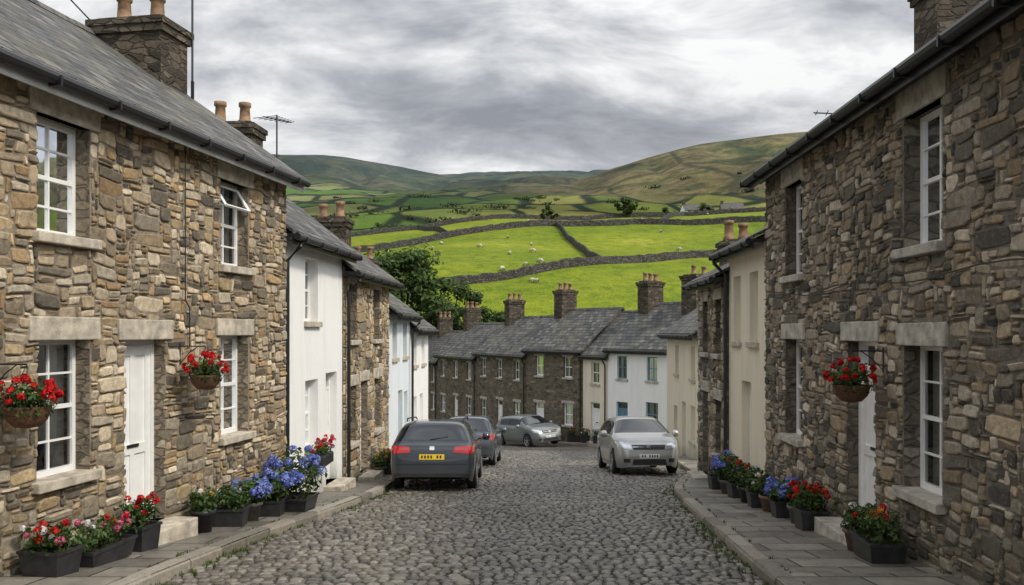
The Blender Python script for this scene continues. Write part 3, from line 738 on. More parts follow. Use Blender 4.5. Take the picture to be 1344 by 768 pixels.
def petals_ball(mb, c, r, n, size, cols):
    c = Vector(c)
    for _ in range(n):
        d = Vector((R.gauss(0, 1), R.gauss(0, 1), R.gauss(0, 1)+.4)).normalized(); p = c+d*r*R.uniform(.85, 1.05)
        nn = (d+Vector((R.uniform(-.4, .4), R.uniform(-.4, .4), R.uniform(-.4, .4)))).normalized()
        t = nn.cross(Vector((R.uniform(-1, 1), R.uniform(-1, 1), 1))).normalized(); b = nn.cross(t); s_ = size*R.uniform(.7, 1.2)
        q = R.uniform(.7, 1.25); cl = tuple(v*q for v in R.choice(cols))
        mb.add([p-t*s_-b*s_*.3, p+b*s_, p+t*s_-b*s_*.3, p-b*s_], [(0, 1, 2, 3)], 0, cl)
RED = [(.55, .012, .012), (.42, .008, .01), (.65, .02, .02)]; BLUE = [(.13, .2, .55), (.2, .27, .62), (.10, .13, .45), (.3, .33, .65)]
WHT = [(.7, .68, .66)]; PINK = [(.6, .12, .22)]; ORG = [(.6, .2, .03), (.6, .35, .05)]
def planter(name, x, y, w, d, h, kind, fh=.35, mat='plastic', ang=0, rnd=False):
    z = zp(y)-.01; e = empty(name, (x, y, z)); e.rotation_euler = (0, 0, ang+R.uniform(-.08, .08))
    P = MB()
    def ring(s_, zz, dw=0): return [(sx*(w/2*s_+dw), sy*(d/2*s_+dw), zz) for sx, sy in ((-1, -1), (1, -1), (1, 1), (-1, 1))]
    if rnd:
        r = w/2; P.lathe((0, 0, 0), [(0, 0), (r*.68, 0), (r*.95, h*.82), (r*1.08, h*.83), (r*1.1, h), (r*.97, h), (r*.93, h-.05)], 20); P.obj('pot', M[mat], e, smooth=True)
        S_ = MB(); S_.lathe((0, 0, h-.045), [(0, .01), (r*.93, 0)], 20)
    else:
        vs = ring(.86, 0)+ring(1, h-.03)+ring(1, h-.03, .012)+ring(1, h, .012)+ring(1, h, -.012)+ring(1, h-.04, -.015)
        fs = [(3, 2, 1, 0)]
        for k in range(5):
            for i in range(4): fs.append((k*4+i, k*4+(i+1) % 4, k*4+4+(i+1) % 4, k*4+4+i))
        P.add(vs, fs); P.obj('pot', M[mat], e)
        S_ = MB(); S_.quad(*[(a_, b_, h-.035) for a_, b_, _ in ring(1, 0, -.014)])
    S_.obj('soil', M['soil'], e)
    Lf_ = MB(); Fl = MB()
    if kind == 'hyd':
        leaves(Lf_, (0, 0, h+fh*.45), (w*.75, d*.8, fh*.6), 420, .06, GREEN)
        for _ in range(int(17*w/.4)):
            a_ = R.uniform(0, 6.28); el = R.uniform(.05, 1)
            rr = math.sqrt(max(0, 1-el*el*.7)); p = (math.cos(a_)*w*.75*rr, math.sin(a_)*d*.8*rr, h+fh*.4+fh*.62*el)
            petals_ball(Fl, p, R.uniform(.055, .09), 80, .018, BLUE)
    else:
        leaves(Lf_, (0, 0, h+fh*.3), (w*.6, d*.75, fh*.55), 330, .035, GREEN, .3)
        for i in range(30):
            a_ = R.uniform(0, 6.28); rr = R.uniform(0, 1)
            b_ = Vector((math.cos(a_)*w*.35*rr, math.sin(a_)*d*.35*rr, h)); t_ = b_*1.0+Vector((math.cos(a_)*w*.25, math.sin(a_)*d*.25, fh*R.uniform(.3, .9)))
            Lf_.tube([b_, t_], .004, 3, 0, (.06, .1, .03))
            leaves(Lf_, t_, (.04, .04, .03), 6, .03, GREEN)
        cols = {'red': [RED], 'mix': [RED, WHT, PINK], 'green': [WHT, ORG], 'org': [ORG, RED]}[kind]
        for _ in range({'red': 14, 'mix': 12, 'green': 3, 'org': 9}[kind]):
            a_ = R.uniform(0, 6.28); rr = R.random()**.5
            p = (math.cos(a_)*w*.6*rr, math.sin(a_)*d*.7*rr, h+fh*R.uniform(.4, 1.0)); petals_ball(Fl, p, R.uniform(.022, .045), 34, .016, R.choice(cols))
    Lf_.obj('foliage', M['leaf'], e, recalc=False, uv=False)
    if Fl.v: Fl.obj('flowers', M['petal'], e, recalc=False, uv=False)
def lp(D, o, *a_, **k): planter('flower_planter' if a_[3] != 'hyd' else 'hydrangea_planter', wallX_L(D)+o, D, *a_, **k)
def rp(D, o, *a_, **k): planter('flower_planter' if a_[3] != 'hyd' else 'hydrangea_planter', wallX_R(D)-o, D, *a_, **k)
lp(7.95, .36, .42, .34, .26, 'mix', .22, ang=-.17); lp(8.62, .38, .34, .75, .2, 'mix', .24, ang=-.17)
lp(9.35, .33, .32, .32, .3, 'red', .32, ang=-.17); lp(10.75, .28, .3, .3, .3, 'green', .28, rnd=True); lp(11.35, .33, .42, .32, .26, 'green', .32)
lp(11.9, .33, .32, .3, .28, 'hyd', .3, mat='stonep', rnd=True); lp(12.5, .36, .34, .4, .26, 'hyd', .42); lp(13.15, .42, .56, .6, .24, 'hyd', .72)
lp(20.1, .25, .3, .3, .25, 'green', .3, mat='terra', rnd=True); lp(20.9, .25, .35, .3, .3, 'org', .35)
lp(21.6, .25, .35, .3, .3, 'green', .3)
rp(8.75, .36, .36, .62, .24, 'org', .34); rp(9.3, .36, .3, .3, .26, 'green', .3, mat='terra', rnd=True); rp(11.0, .33, .36, .36, .28, 'red', .36); rp(11.6, .3, .3, .3, .26, 'red', .32, rnd=True, mat='stonep')
rp(12.3, .3, .34, .34, .26, 'hyd', .26); rp(13.0, .3, .34, .34, .26, 'green', .3, mat='terra', rnd=True); rp(13.6, .32, .36, .36, .26, 'green', .34); rp(14.3, .32, .36, .36, .28, 'green', .38, rnd=True)
rp(15.1, .3, .36, .36, .28, 'org', .42); rp(15.9, .3, .36, .36, .28, 'hyd', .46, mat='stonep', rnd=True); rp(16.8, .3, .36, .36, .28, 'green', .5)
kr = off(ROW, .35)
for i, t in ((0, .15), (0, .5), (0, .8), (1, .2), (1, .7), (2, .1), (2, .35), (3, .2)):
    p = Vector(kr[i]).lerp(Vector(kr[i+1]), t); planter('flower_planter', p.x, p.y, .45, .4, .35, R.choice(['green', 'org', 'mix']), .45)

def basket(x, y, z, fr, r=.2):
    e = empty('hanging_basket', (x, y, z)); B = MB()
    B.lathe((0, 0, 0), [(.02, -r), (r*.55, -r*.92), (r*.85, -r*.6), (r, -r*.1), (r*1.04, 0), (r*.9, 0)], 18)
    B.obj('basket', M['wicker'], e, smooth=True)
    L_ = MB(); F_ = MB()
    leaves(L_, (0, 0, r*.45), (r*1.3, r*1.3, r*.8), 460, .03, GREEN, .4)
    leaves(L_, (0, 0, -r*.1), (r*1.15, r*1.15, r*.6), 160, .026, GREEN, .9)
    for _ in range(30):
        a_ = R.uniform(0, 6.28); rr = R.random()**.5; el = R.uniform(-.1, 1)
        k = math.sqrt(max(0, 1-max(0, el)**2)); petals_ball(F_, (math.cos(a_)*r*1.35*k, math.sin(a_)*r*1.35*k, r*.35+r*1.1*el), R.uniform(.022, .040), 34, .016, RED)
    L_.obj('foliage', M['leaf'], e, recalc=False, uv=False); F_.obj('flowers', M['petal'], e, recalc=False, uv=False)
    W_ = MB(); top = Vector((0, 0, r*1.9))
    for k in range(3):
        a_ = 2.1*k; W_.tube([Vector((r*math.cos(a_), r*math.sin(a_), 0)), top], .004, 4)
    n = fr.N; u = .35
    W_.tube([top, top-n*u], .009, 6); W_.tube([top-n*u+Vector((0, 0, .04)), top-n*u-Vector((0, 0, .24))], .009, 6); W_.tube([top-n*.1, top-n*.22-Vector((0, 0, .08)), top-n*u-Vector((0, 0, .22))], .006, 6)
    W_.obj('bracket', M['black'], e)
def wb(fr, wx, D, z, r=.2):
    p = Vector((wx(D), D, 0))+fr.N*.38; basket(p.x, p.y, z, fr, r)
wb(Lf, wallX_L, 7.68, -.68, .2); wb(Lf, wallX_L, 10.68, -.55, .19); wb(Rfm, wallX_R, 9.42, -.6, .2)
def wbox(x, y, z):
    e = empty('window_box', (x, y, z)); P = MB(); P.box(WORLD, -.12, .12, -.4, .4, -.2, 0); o = P.obj('trough', M['plastic'], e)
    bv = o.modifiers.new('b', 'BEVEL'); bv.width = .015
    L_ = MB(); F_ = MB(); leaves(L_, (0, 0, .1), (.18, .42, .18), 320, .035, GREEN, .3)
    for _ in range(22): petals_ball(F_, (R.uniform(-.15, .18), R.uniform(-.4, .4), R.uniform(.08, .3)), .035, 34, .018, R.choice([RED, RED, PINK]))
    L_.obj('foliage', M['leaf'], e, recalc=False, uv=False); F_.obj('flowers', M['petal'], e, recalc=False, uv=False)
wbox(wallX_L(15.6)+.2, 15.6, -2.28)

# ------------------------------------------------------------------ trees
def tree(name, x, y, h, rad, nl, ls, cols, zb=None, clumps=34):
    z = H(x, y) if zb is None else zb; e = empty(name, (x, y, z)); B = MB()
    th = h*.32; B.tube([(0, 0, -.3), (.05*h*.3, 0, th*.5), (0, .02*h, th), (0, 0, h*.6)], h*.03, 8, r2=h*.012)
    Lv = MB()
    for i in range(clumps):
        a_ = R.uniform(0, 6.28); t = R.random()**.6; zz = R.uniform(.28, 1.0)
        prof = math.sin(min(1, max(0, (zz-.18)/.85))*math.pi)**.6
        c = Vector((math.cos(a_)*rad*t*prof, math.sin(a_)*rad*t*prof, h*zz*.93))
        if i % 3 == 0: B.tube([(0, 0, th*R.uniform(.7, 1.5)), c*.6+Vector((0, 0, th*.3)), c], h*.012, 5, r2=h*.003)
        r_ = rad*R.uniform(.2, .36); q = R.uniform(.6, 1.35); cc = [tuple(v*q for v in s_) for s_ in cols]
        leaves(Lv, c, (r_, r_, r_*.75), nl//clumps, ls, cc, .35, .5)
    B.obj('trunk', M['bark'], e); Lv.obj('crown', M['leaf'], e, recalc=False, uv=False)
TG = [(.05, .095, .02), (.07, .12, .026), (.04, .075, .018), (.09, .14, .03)]
tree('broadleaf_tree', -10.4, 75, 15.2, 5.8, 13000, .27, TG, clumps=54)
tree('broadleaf_tree', -6.4, 79, 12.6, 4.4, 8500, .26, TG, clumps=40)
tree('broadleaf_tree', -16.5, 78, 14.5, 4.8, 6000, .28, TG)
for (x, y, h, r_) in ((-3.4, 81, 9.6, 3.0), (-.6, 82, 9.0, 2.8), (2.2, 84, 8.2, 2.6), (5.0, 85, 6.8, 2.4)):
    tree('broadleaf_tree', x, y, h, r_, 2600, .24, [(.06, .11, .022), (.085, .14, .03)], clumps=20)
tree('broadleaf_tree', 34, 245, 6.5, 4, 700, .6, TG, clumps=14); tree('broadleaf_tree', 10, 228, 4.5, 2.4, 500, .5, TG, clumps=10)
tree('broadleaf_tree', 60, 262, 5, 4, 500, .6, TG, clumps=12); tree('broadleaf_tree', 48, 262, 4, 3, 400, .6, TG, clumps=10)
hd = MB()
for _ in range(60):
    y = R.uniform(450, 900); x = R.uniform(-.28, .3)*y
    z = H(x, y); s_ = R.uniform(2, 4)
    leaves(hd, (x, y, z+s_*.4), (s_*R.uniform(1, 4), s_, s_*.7), 60, s_*.35, [(.035, .055, .022), (.05, .07, .03)], .4)
hd.obj('distant_trees', M['leaf'], recalc=False, uv=False)

# ------------------------------------------------------------------ field walls, sheep, farm
def fwall(pts, h=1.25, w=.7, st=.9):
    W_ = MB(); P = [Vector((p[0], p[1], 0)) for p in pts]
    dense = []
    for a_, b_ in zip(P, P[1:]):
        n = max(2, int((b_-a_).length/st))
        for i in range(n): dense.append(a_.lerp(b_, i/n))
    dense.append(P[-1]); rings = []
    for i, p in enumerate(dense):
        t = (dense[min(i+1, len(dense)-1)]-dense[max(i-1, 0)]).normalized(); s_ = Vector((-t.y, t.x, 0))
        p = p+s_*.7*noise.noise(p*.06); z = H(p.x, p.y); hh = h+R.uniform(-.12, .14)
        rings.append([(p.x+s_.x*o, p.y+s_.y*o, z+zz) for o, zz in ((-w*.6, -.5), (-w*.35, hh*.85), (-w*.2, hh), (w*.2, hh), (w*.35, hh*.85), (w*.6, -.5))])
    vs = [q for r_ in rings for q in r_]; fs = []
    for i in range(len(rings)-1):
        for k in range(5): fs.append((i*6+k, i*6+k+1, i*6+7+k, i*6+6+k))
    W_.add(vs, fs); W_.obj('dry_stone_wall', M['drystone'])
fwall([(-45, 100), (-9.6, 115), (3.2, 123), (15.5, 131), (33, 141), (70, 150), (110, 155)])
fwall([(-70, 165), (-30, 176), (-12.5, 190), (11.6, 202), (30, 206), (58, 196), (100, 188)], 1.4, .8)
fwall([(10.5, 202), (12.5, 170), (13.8, 131)], 1.2)
fwall([(-60, 215), (-20, 232), (10, 243), (40, 246), (80, 238), (120, 230)], 1.3, .8)
fwall([(-14, 190), (-26, 228)], 1.2); fwall([(36, 206), (50, 243)], 1.2)

def sheep_mesh():
    sk = bpy.data.meshes.new('sheep_skel')
    V_ = [(-.42, 0, .62), (-.1, 0, .64), (.25, 0, .64), (.45, 0, .62), (.62, 0, .5), (.72, 0, .28), (.82, 0, .14), (-.5, 0, .52)]
    rad = [.24, .27, .26, .2, .12, .085, .05, .05]; E_ = [(0, 1), (1, 2), (2, 3), (3, 4), (4, 5), (5, 6), (0, 7)]
    for sx, sy in ((-.38, .13), (-.38, -.13)):
        b_ = len(V_); V_ += [(sx+.08, sy, .42), (sx-.07, sy, .24), (sx-.03, sy, .03)]; rad += [.09, .045, .035]; E_ += [(0, b_), (b_, b_+1), (b_+1, b_+2)]
    for sx, sy in ((.33, .12), (.33, -.12)):
        b_ = len(V_); V_ += [(sx, sy, .42), (sx+.02, sy, .22), (sx, sy, .03)]; rad += [.08, .042, .035]; E_ += [(2, b_), (b_, b_+1), (b_+1, b_+2)]
    b_ = len(V_); V_ += [(.66, .12, .36), (.66, -.12, .36)]; rad += [.03, .03]; E_ += [(5, b_), (5, b_+1)]
    sk.from_pydata(V_, E_, []); o = bpy.data.objects.new('tmp', sk); scene.collection.objects.link(o)
    o.modifiers.new('s', 'SKIN')
    bm = bmesh.new(); bm.from_mesh(sk); ly = bm.verts.layers.skin.verify()
    for v_, r_ in zip(bm.verts, rad): v_[ly].radius = (r_, r_)
    bm.verts.ensure_lookup_table(); bm.verts[0][ly].use_root = True; bm.to_mesh(sk); bm.free()
    s2 = o.modifiers.new('ss', 'SUBSURF'); s2.levels = 1; s2.render_levels = 1
    dg = bpy.context.evaluated_depsgraph_get(); me = bpy.data.meshes.new_from_object(o.evaluated_get(dg)); me.name = 'sheep'
    bpy.data.objects.remove(o)
    me.materials.clear(); me.materials.append(m_simple('wool', (.5, .46, .38), .95, nscale=8, namt=.2)); me.materials.append(m_simple('sheep_face', (.05, .045, .04), .8))
    for p in me.polygons:
        p.use_smooth = True
        if p.center.x > .6 or p.center.z < .3: p.material_index = 1
    return me
sm = sheep_mesh()
spots = []
for _ in range(9): spots.append((R.uniform(-24, 8), R.uniform(140, 188)))
for _ in range(5): spots.append((R.uniform(18, 60), R.uniform(150, 190)))
for _ in range(2): spots.append((R.uniform(2, 34), R.uniform(108, 124)))
for _ in range(4): spots.append((R.uniform(-15, 60), R.uniform(208, 236)))
spots += [(2.0, 128), (4.5, 130), (-1.5, 125.5)]
for (x, y) in spots:
    o = bpy.data.objects.new('sheep', sm); scene.collection.objects.link(o); s_ = R.uniform(.78, .95); o.scale = (s_,)*3
    o.location = (x, y, H(x, y)-.02); o.rotation_euler = (0, 0, R.uniform(0, 6.28))
def far_house(x, y, L, wm, rz):
    z = H(x, y)
    house('farmhouse', (x, y), (x+L*math.cos(rz), y+L*math.sin(rz)), 'L', z+3.6, 5, 38, wm, [dict(k='w', u0=1+i*2.4, u1=2+i*2.4, z0=z+zz, z1=z+zz+1.1, rows=2, lintel=False, cur=False) for i in range(int(L/2.6)) for zz in (.8, 2.3)], zb=z-1.5, chim=[(.1, .8, -3, -2, z+4, z+6.3, 1)], gutter=False)
far_house(54, 262, 9, 'white', .1); far_house(66, 264, 7, 'greyfar', -.1)

# ------------------------------------------------------------------ cars
M['cglass'] = m_simple('car_glass', (.012, .015, .017), .04, spec=.8, coat=.5)
M['tyre'] = m_simple('tyre', (.018, .018, .018), .85); M['rim'] = m_simple('alloy', (.45, .46, .48), .35, metal=.8)
M['red'] = m_simple('tail_lamp', (.45, .012, .012), .15, coat=1); M['lamp'] = m_simple('headlamp', (.55, .57, .6), .12, metal=.5, coat=1)
M['ply'] = m_simple('yellow_plate', (.75, .52, .02), .4); M['plw'] = m_simple('white_plate', (.75, .75, .72), .4); M['chr'] = m_simple('chrome', (.7, .7, .72), .15, metal=1)
M['trim'] = m_simple('black_trim', (.02, .02, .022), .55); M['cardark'] = m_simple('car_underside', (.006, .006, .006), .9)
def carpaint(name, col, rough=.3):
    m = NT(name); f = m.noise(m.objc(), 2.5, 4)
    c = m.mix(1.0, col, m.ramp(f, [(.3, (.88,)*3), (.7, (1.08,)*3)]), 'MULTIPLY')
    sp = m.n('ShaderNodeSeparateXYZ', {0: m.objc()})
    dz = m.ramp(sp.outputs[2], [(.25, (.5,)*3), (.55, (0, 0, 0))])
    c = m.mix(dz, c, (.08, .072, .06))
    m.bs(Base_Color=c, Metallic=.45, Roughness=m.math('ADD', m.math('MULTIPLY', f, .15), rough-.05), Coat_Weight=.8, Coat_Roughness=.06); return m.mat
KIND = {
 'estate': dict(L=4.7, W=1.82, top=[(0, .60), (.02, .82), (.07, .98), (.14, 1.03), (.46, 1.39), (.62, 1.44), (1.6, 1.485), (2.5, 1.47), (2.95, 1.40), (3.65, 1.02), (4.25, .93), (4.55, .82), (4.66, .66), (4.7, .5)],
    belt=[(0, .58), (.02, .80), (.07, .93), (.5, .99), (3.0, .94), (3.65, .95), (4.25, .86), (4.55, .74), (4.66, .6), (4.7, .46)], rw=(.14, .46), ws=(2.95, 3.65), sg=(.66, 3.1), pil=[(1.0, 1.08), (1.95, 2.03)], ax=(.88, 3.78)),
 'hatch': dict(L=4.15, W=1.75, top=[(0, .60), (.03, .85), (.10, 1.00), (.18, 1.06), (.5, 1.45), (.66, 1.50), (1.5, 1.54), (2.1, 1.53), (2.5, 1.47), (3.2, 1.08), (3.75, .98), (4.0, .86), (4.1, .70), (4.15, .5)],
    belt=[(0, .58), (.03, .83), (.1, .96), (.5, 1.04), (2.6, .98), (3.2, 1.0), (3.75, .90), (4.0, .78), (4.1, .64), (4.15, .46)], rw=(.18, .5), ws=(2.5, 3.2), sg=(.7, 2.62), pil=[(.95, 1.02), (1.6, 1.68)], ax=(.72, 3.28))}
def car(name, kind, x, y, heading, paint, rear_plate='ply'):
    K_ = KIND[kind]; L, Wd_ = K_['L'], K_['W']; e = empty(name, (x, y, zr(y)+.02)); wr_ = .315
    e.rotation_euler = (-math.atan(.097)*math.cos(heading), math.atan(.097)*math.sin(heading)*-1, heading)
    I1 = lambda tb, t: float(np.interp(t, [q[0] for q in tb], [q[1] for q in tb]))
    st = {q[0] for q in K_['top']}|{.3, .2, K_['sg'][0], K_['sg'][1], 2.4, L-.02, .01}|{v_ for p in K_['pil'] for v_ in p}
    for c in K_['ax']:
        for d in (-.41, -.37, -.3, -.2, -.08, .08, .2, .3, .37, .41): st.add(c+d)
    st = sorted(st); q = [st[0]]
    for t in st[1:]:
        if t-q[-1] > .018 or t in (L,): q.append(t)
    st = q; ns = len(st)
    wt = [(0, .76), (.03, .82), (.2, .88), (.8, .91), (L-1, .91), (L-.4, .87), (L-.12, .76), (L, .60)]
    def sec(t):
        w = I1(wt, t)*Wd_/1.82; tp = I1(K_['top'], t); be = min(I1(K_['belt'], t), tp-.015); bo = float(np.interp(t, [0, .1, L-.1, L], [.30, .2, .19, .26]))
        for c in K_['ax']:
            if abs(t-c) < .38: bo = max(bo, wr_+math.sqrt(.38**2-(t-c)**2))
        dz = tp-be; y5 = w*.95-.36*dz-.01
        return [(w*.94, bo), (w*.99, bo+.3*(be-bo)), (w, bo+.6*(be-bo)), (w*.985, be-.05*(be-bo)), (w*.955, be), (y5, be+dz*.86), (y5*.72, be+dz*.98), (0, tp)]
    mb = MB(); P_ = 15
    for t in st:
        s_ = sec(t); pts = [(-a_, t-L/2, b_) for a_, b_ in s_]+[(a_, t-L/2, b_) for a_, b_ in s_[:-1][::-1]]
        mb.v.extend(pts)
    def inr(t0, t1, rg): return t0 >= rg[0]-.02 and t1 <= rg[1]+.02
    for i in range(ns-1):
        for k in range(P_-1):
            kk = k if k < 7 else 13-k; mat = 0; t0, t1 = st[i], st[i+1]
            if kk == 4 and inr(t0, t1, K_['sg']): mat = 2 if any(inr(t0, t1, p) for p in K_['pil']) else 1
            if kk in (5, 6) and (inr(t0, t1, K_['ws']) or inr(t0, t1, K_['rw'])): mat = 1
            mb.f.append((i*P_+k, i*P_+k+1, (i+1)*P_+k+1, (i+1)*P_+k)); mb.m.append(mat); mb.c.append((1, 1, 1))
    for base in (0, (ns-1)*P_):
        for k in range(6): mb.f.append((base+k, base+k+1, base+13-k, base+14-k)); mb.m.append(0); mb.c.append((1, 1, 1))
        mb.f.append((base+6, base+7, base+8)); mb.m.append(0); mb.c.append((1, 1, 1))
    body = mb.obj('body', [paint, M['cglass'], M['trim']], e, smooth=True)
    sb = body.modifiers.new('s', 'SUBSURF'); sb.levels = 2; sb.render_levels = 2
    eye = bpy.data.objects.new('t', body.data); scene.collection.objects.link(eye); sb2 = eye.modifiers.new('s', 'SUBSURF'); sb2.levels = 2
    bpy.context.view_layer.update(); dg = bpy.context.evaluated_depsgraph_get(); ev = eye.evaluated_get(dg); tm = ev.to_mesh()
    bvh = BVHTree.FromPolygons([v_.co.copy() for v_ in tm.vertices], [list(p.vertices) for p in tm.polygons]); ev.to_mesh_clear(); bpy.data.objects.remove(eye)
    def patch(Q, quad, d, offs=.006, nu=10, nv=6, mat=0):
        d = Vector(d).normalized(); vs = {}
        for i in range(nu+1):
            for j in range(nv+1):
                a_, b_ = i/nu, j/nv; p = (Vector(quad[0])*(1-a_)+Vector(quad[1])*a_)*(1-b_)+(Vector(quad[3])*(1-a_)+Vector(quad[2])*a_)*b_
                h_, n_, _, _ = bvh.ray_cast(p-d*3, d)
                if h_ is not None:
                    vs[(i, j)] = len(Q.v); Q.v.append(tuple(h_-d*offs))
        for i in range(nu):
            for j in range(nv):
                k_ = [(i, j), (i+1, j), (i+1, j+1), (i, j+1)]
                if all(c in vs for c in k_): Q.f.append([vs[c] for c in k_]); Q.m.append(mat); Q.c.append((1, 1, 1))
    D_ = MB(); mats = [M['red'], M['lamp'], M['trim'], M[rear_plate], M['plw'], M['chr'], paint, M['cglass']]
    z0 = .0 if kind == 'estate' else .04
    for s_ in (-1, 1):
        patch(D_, [(s_*.44, 0, .80+z0), (s_*.83, 0, .77+z0), (s_*.83, 0, .94+z0), (s_*.48, 0, .92+z0)], (0, 1, 0), .012, mat=0)
        patch(D_, [(0, -L/2+.04, .78+z0), (0, -L/2+.32, .85+z0), (0, -L/2+.30, .95+z0), (0, -L/2+.06, .94+z0)], (-s_, 0, 0), .010, mat=0)
        patch(D_, [(s_*.42, 0, .62+z0), (s_*.80, 0, .68+z0), (s_*.78, 0, .86+z0), (s_*.50, 0, .78+z0)], (0, -1, 0), .012, mat=1)
        patch(D_, [(0, L/2-.42, .80+z0), (0, L/2-.12, .68+z0), (0, L/2-.16, .80+z0), (0, L/2-.45, .86+z0)], (-s_, 0, 0), .010, mat=1)
        patch(D_, [(s_*.50, 0, .34), (s_*.66, 0, .34), (s_*.66, 0, .44), (s_*.50, 0, .44)], (0, -1, 0), .01, mat=2)
        b0 = K_['pil'][-1][0]+.04-L/2
        for yy in (b0, K_['ax'][0]+.42-L/2+.1, K_['ws'][1]-.12-L/2):
            patch(D_, [(0, yy-.006, .30), (0, yy+.006, .30), (0, yy+.006, .93), (0, yy-.006, .93)], (-s_, 0, 0), .003, 1, 10, 2)
        patch(D_, [(0, K_['ax'][0]+.5-L/2, .29), (0, K_['ax'][1]-.45-L/2, .29), (0, K_['ax'][1]-.45-L/2, .31), (0, K_['ax'][0]+.5-L/2, .31)], (-s_, 0, 0), .004, 12, 1, 2)
        for yy in (b0+.07, b0-.9):
            patch(D_, [(0, yy, .83), (0, yy+.17, .83), (0, yy+.17, .86), (0, yy, .86)], (-s_, 0, 0), .02, 3, 1, 6)
    patch(D_, [(-.78, 0, .22), (.78, 0, .22), (.76, 0, .37), (-.76, 0, .37)], (0, 1, 0), .012, mat=2)
    patch(D_, [(-.80, 0, .555), (.80, 0, .555), (.80, 0, .57), (-.80, 0, .57)], (0, 1, 0), .006, 14, 1, 2)
    patch(D_, [(-.26, 0, .655+z0), (.26, 0, .655+z0), (.26, 0, .765+z0), (-.26, 0, .765+z0)], (0, 1, 0), .016, mat=3)
    patch(D_, [(-.05, 0, .85+z0), (.05, 0, .85+z0), (.05, 0, .93+z0), (-.05, 0, .93+z0)], (0, 1, 0), .012, 4, 4, 5)
    for i in range(7):
        if i == 4: continue
        xx = -.22+i*.064; patch(D_, [(xx, 0, .68+z0), (xx+.036, 0, .68+z0), (xx+.036, 0, .742+z0), (xx, 0, .742+z0)], (0, 1, 0), .019, 1, 1, 2)
        patch(D_, [(xx, 0, .47), (xx+.036, 0, .47), (xx+.036, 0, .532), (xx, 0, .532)], (0, -1, 0), .022, 1, 1, 2)
    patch(D_, [(-.40, 0, .63+z0), (.40, 0, .63+z0), (.44, 0, .75+z0), (-.44, 0, .75+z0)], (0, -1, 0), .01, mat=2)
    patch(D_, [(-.42, 0, .69+z0), (.42, 0, .69+z0), (.42, 0, .705+z0), (-.42, 0, .705+z0)], (0, -1, 0), .016, 10, 1, 5)
    patch(D_, [(-.055, 0, .655+z0), (.055, 0, .655+z0), (.055, 0, .74+z0), (-.055, 0, .74+z0)], (0, -1, 0), .02, 4, 4, 5)
    patch(D_, [(-.45, 0, .28), (.45, 0, .28), (.42, 0, .42), (-.42, 0, .42)], (0, -1, 0), .01, mat=2)
    patch(D_, [(-.26, 0, .445), (.26, 0, .445), (.26, 0, .555), (-.26, 0, .555)], (0, -1, 0), .018, mat=4)
    D_.obj('lamps_plates_and_trim', mats, e, smooth=False, uv=False)
    U_ = MB(); U_.box(WORLD, -.60, .60, -L/2+.25, L/2-.3, .24, .82); U_.obj('underbody', M['cardark'], e)
    X = MB()
    for s_ in (-1, 1):
        ym = K_['ws'][1]-.42-L/2; xw = Wd_/2
        X.tube([(s_*(xw-.08), ym, .99), (s_*(xw+.06), ym, 1.02)], .025, 6)
        X.lathe((s_*(xw+.02), ym, 1.05), [(0, -0), (.085, .02), (.1, .08), (.09, .15), (.04, .19), (0, .2)] if s_ > 0 else [(0, 0), (.085, -.02), (.1, -.08), (.09, -.15), (.04, -.19), (0, -.2)], 12, axis='x')
        if kind == 'estate':
            X.tube([(s_*.60, -L/2+.75, 1.44), (s_*.61, -L/2+.85, 1.50), (s_*.61, .1, 1.52), (s_*.60, .25, 1.47)], .016, 6, mat=1)
    X.tube([(-.05, -L/2+.16, 1.06), (.32, -L/2+.22, 1.12)], .01, 4, mat=1)
    X.tube([(-.5, K_['ws'][1]-L/2-.03, 1.04), (0, K_['ws'][1]-L/2-.16, 1.12)], .01, 4, mat=1); X.tube([(.05, K_['ws'][1]-L/2-.01, 1.04), (.55, K_['ws'][1]-L/2-.2, 1.12)], .01, 4, mat=1)
    X.tube([(.45, -L/2-.01, .22), (.45, -L/2+.2, .22)], .035, 8, mat=1)
    X.obj('mirrors_and_wipers', [paint, M['trim']], e, smooth=True)
    for i, c in enumerate(K_['ax']):
        for s_ in (-1, 1):
            T_ = MB(); cx = s_*(Wd_/2-.115); cy = c-L/2
            T_.lathe((cx, cy, wr_), [(.21, -.1), (.28, -.105), (wr_, -.08), (wr_+.003, 0), (wr_, .08), (.28, .105), (.21, .1)], 30, axis='x', mat=0)
            T_.lathe((cx, cy, wr_), [(.21, s_*.1), (.2, s_*.07), (.19, s_*.03), (0, s_*.02)], 30, axis='x', mat=2)
            T_.lathe((cx, cy, wr_), [(.215, s_*.1), (.215, s_*.112), (.195, s_*.105), (.195, s_*.05)], 30, axis='x', mat=1)
            T_.lathe((cx, cy, wr_), [(.055, s_*.04), (.055, s_*.09), (0, s_*.095)], 14, axis='x', mat=1)
            for k in range(5):
                a_ = 6.2832*k/5+.3; d1 = Vector((0, math.cos(a_), math.sin(a_))); tt = Vector((0, -d1.z, d1.y)); o_ = Vector((cx, cy, wr_))
                vs = []
                for (rr, ww, xx) in ((.03, .035, .085), (.2, .025, .1)):
                    for sg, dx in ((-1, 0), (1, 0), (1, -.03), (-1, -.03)): vs.append(o_+d1*rr+tt*ww*sg+Vector((s_*(xx+dx), 0, 0)))
                T_.add(vs, [(0, 1, 5, 4), (1, 2, 6, 5), (2, 3, 7, 6), (3, 0, 4, 7)], 1)
            T_.obj('wheel', [M['tyre'], M['rim'], M['cardark']], e, smooth=False)
    return e
car('parked_estate_car', 'estate', -1.66, 19.6, 0.0, carpaint('dark_grey_car_paint', (.05, .06, .07)))
car('parked_car', 'hatch', -1.30, 27.4, -.05, carpaint('blue_grey_car_paint', (.085, .10, .115)))
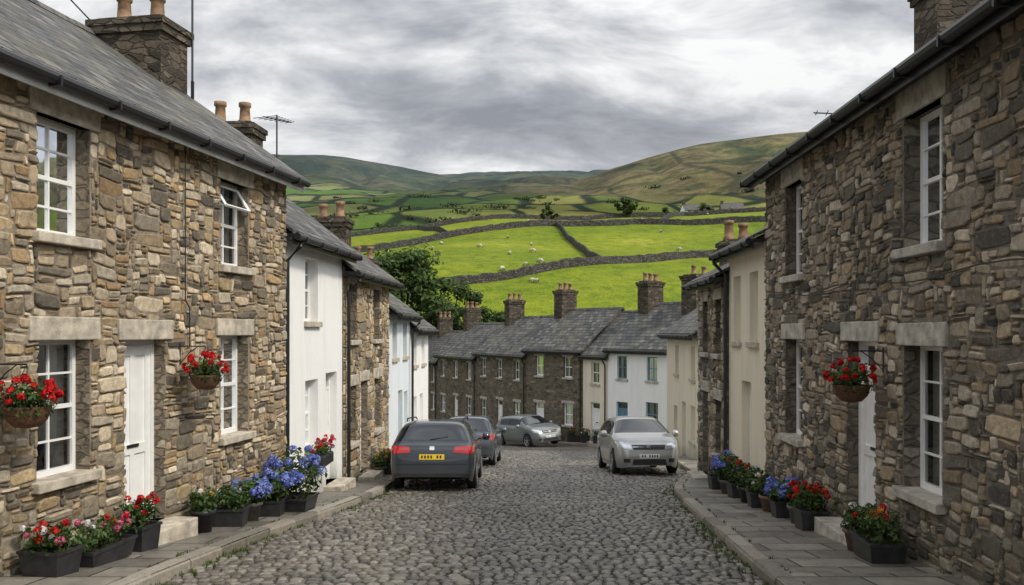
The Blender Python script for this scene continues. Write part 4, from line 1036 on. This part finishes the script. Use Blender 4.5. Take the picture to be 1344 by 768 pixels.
car('parked_car', 'hatch', 3.5, 23.7, math.pi+.03, carpaint('silver_car_paint', (.43, .43, .41), .35), 'plw')
car('parked_car', 'hatch', .85, 42.4, math.pi+.55, carpaint('silver_green_car_paint', (.22, .24, .24), .35))

# ------------------------------------------------------------------ light, sky, camera
sd = Vector((.62, -.36, .70)).normalized()
sun = bpy.data.lights.new('sun', 'SUN'); sun.energy = 2.6; sun.angle = math.radians(8); sun.color = (1, .92, .79)
so = bpy.data.objects.new('sun', sun); scene.collection.objects.link(so); so.rotation_euler = sd.to_track_quat('Z', 'Y').to_euler()
w = bpy.data.worlds.new('World'); scene.world = w; w.use_nodes = True; T = w.node_tree; T.nodes.clear()
class WT(NT):
    def __init__(s, t): s.t = t
q = WT(T)
sky = q.n('ShaderNodeTexSky', sky_type='NISHITA', sun_disc=False, sun_elevation=math.asin(sd.z), sun_rotation=math.atan2(sd.x, sd.y))
dirv = q.n('ShaderNodeTexCoord').outputs['Generated']; sp = q.n('ShaderNodeSeparateXYZ', {0: dirv})
zpos = q.math('MAXIMUM', sp.outputs[2], 0.0)
zz = q.math('ADD', zpos, .34)
cv = q.n('ShaderNodeCombineXYZ', {0: q.math('DIVIDE', sp.outputs[0], zz), 1: q.math('DIVIDE', sp.outputs[1], zz), 2: 0.0}).outputs[0]
mpp = q.n('ShaderNodeMapping', {'Vector': cv, 'Location': (2.1, .35, 0), 'Scale': (.8, 1.25, 1)}).outputs[0]
n1 = q.noise(mpp, .95, 5, .5, .3); n2 = q.noise(mpp, 3.6, 5, .62, .35)
nn = q.math('ADD', q.math('MULTIPLY', n1, .66), q.math('MULTIPLY', n2, .34))
cl = q.ramp(nn, [(.41, (.23, .245, .285)), (.47, (.38, .40, .44)), (.515, (.62, .635, .66)), (.565, (.93, .93, .93))])
hz = q.math('POWER', q.math('SUBTRACT', 1.0, zpos), 7.0)
cl = q.mix(q.math('MULTIPLY', hz, .68), cl, (.90, .89, .88))
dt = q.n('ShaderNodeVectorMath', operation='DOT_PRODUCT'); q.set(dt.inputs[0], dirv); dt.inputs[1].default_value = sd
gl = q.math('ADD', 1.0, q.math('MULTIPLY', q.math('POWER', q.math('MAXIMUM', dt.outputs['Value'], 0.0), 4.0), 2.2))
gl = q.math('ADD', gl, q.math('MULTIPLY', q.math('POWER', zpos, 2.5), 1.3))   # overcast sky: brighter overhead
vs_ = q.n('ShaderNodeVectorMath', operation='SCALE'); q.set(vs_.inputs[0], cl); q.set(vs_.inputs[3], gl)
sk2 = q.n('ShaderNodeVectorMath', operation='SCALE'); q.set(sk2.inputs[0], sky.outputs[0]); sk2.inputs[3].default_value = .1
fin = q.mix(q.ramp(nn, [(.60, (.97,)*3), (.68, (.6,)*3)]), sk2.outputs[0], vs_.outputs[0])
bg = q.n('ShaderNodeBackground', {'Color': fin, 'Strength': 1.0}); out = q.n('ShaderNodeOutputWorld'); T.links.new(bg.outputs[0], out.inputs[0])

cam = bpy.data.cameras.new('camera'); cam.sensor_width = 36; cam.lens = 1100/1344*36; cam.shift_y = 51/1344; cam.clip_end = 30000; cam.clip_start = .1
co = bpy.data.objects.new('camera', cam); scene.collection.objects.link(co); co.location = (0, 0, 0); co.rotation_euler = (math.pi/2, 0, 0); scene.camera = co
print('objects', len(bpy.data.objects))
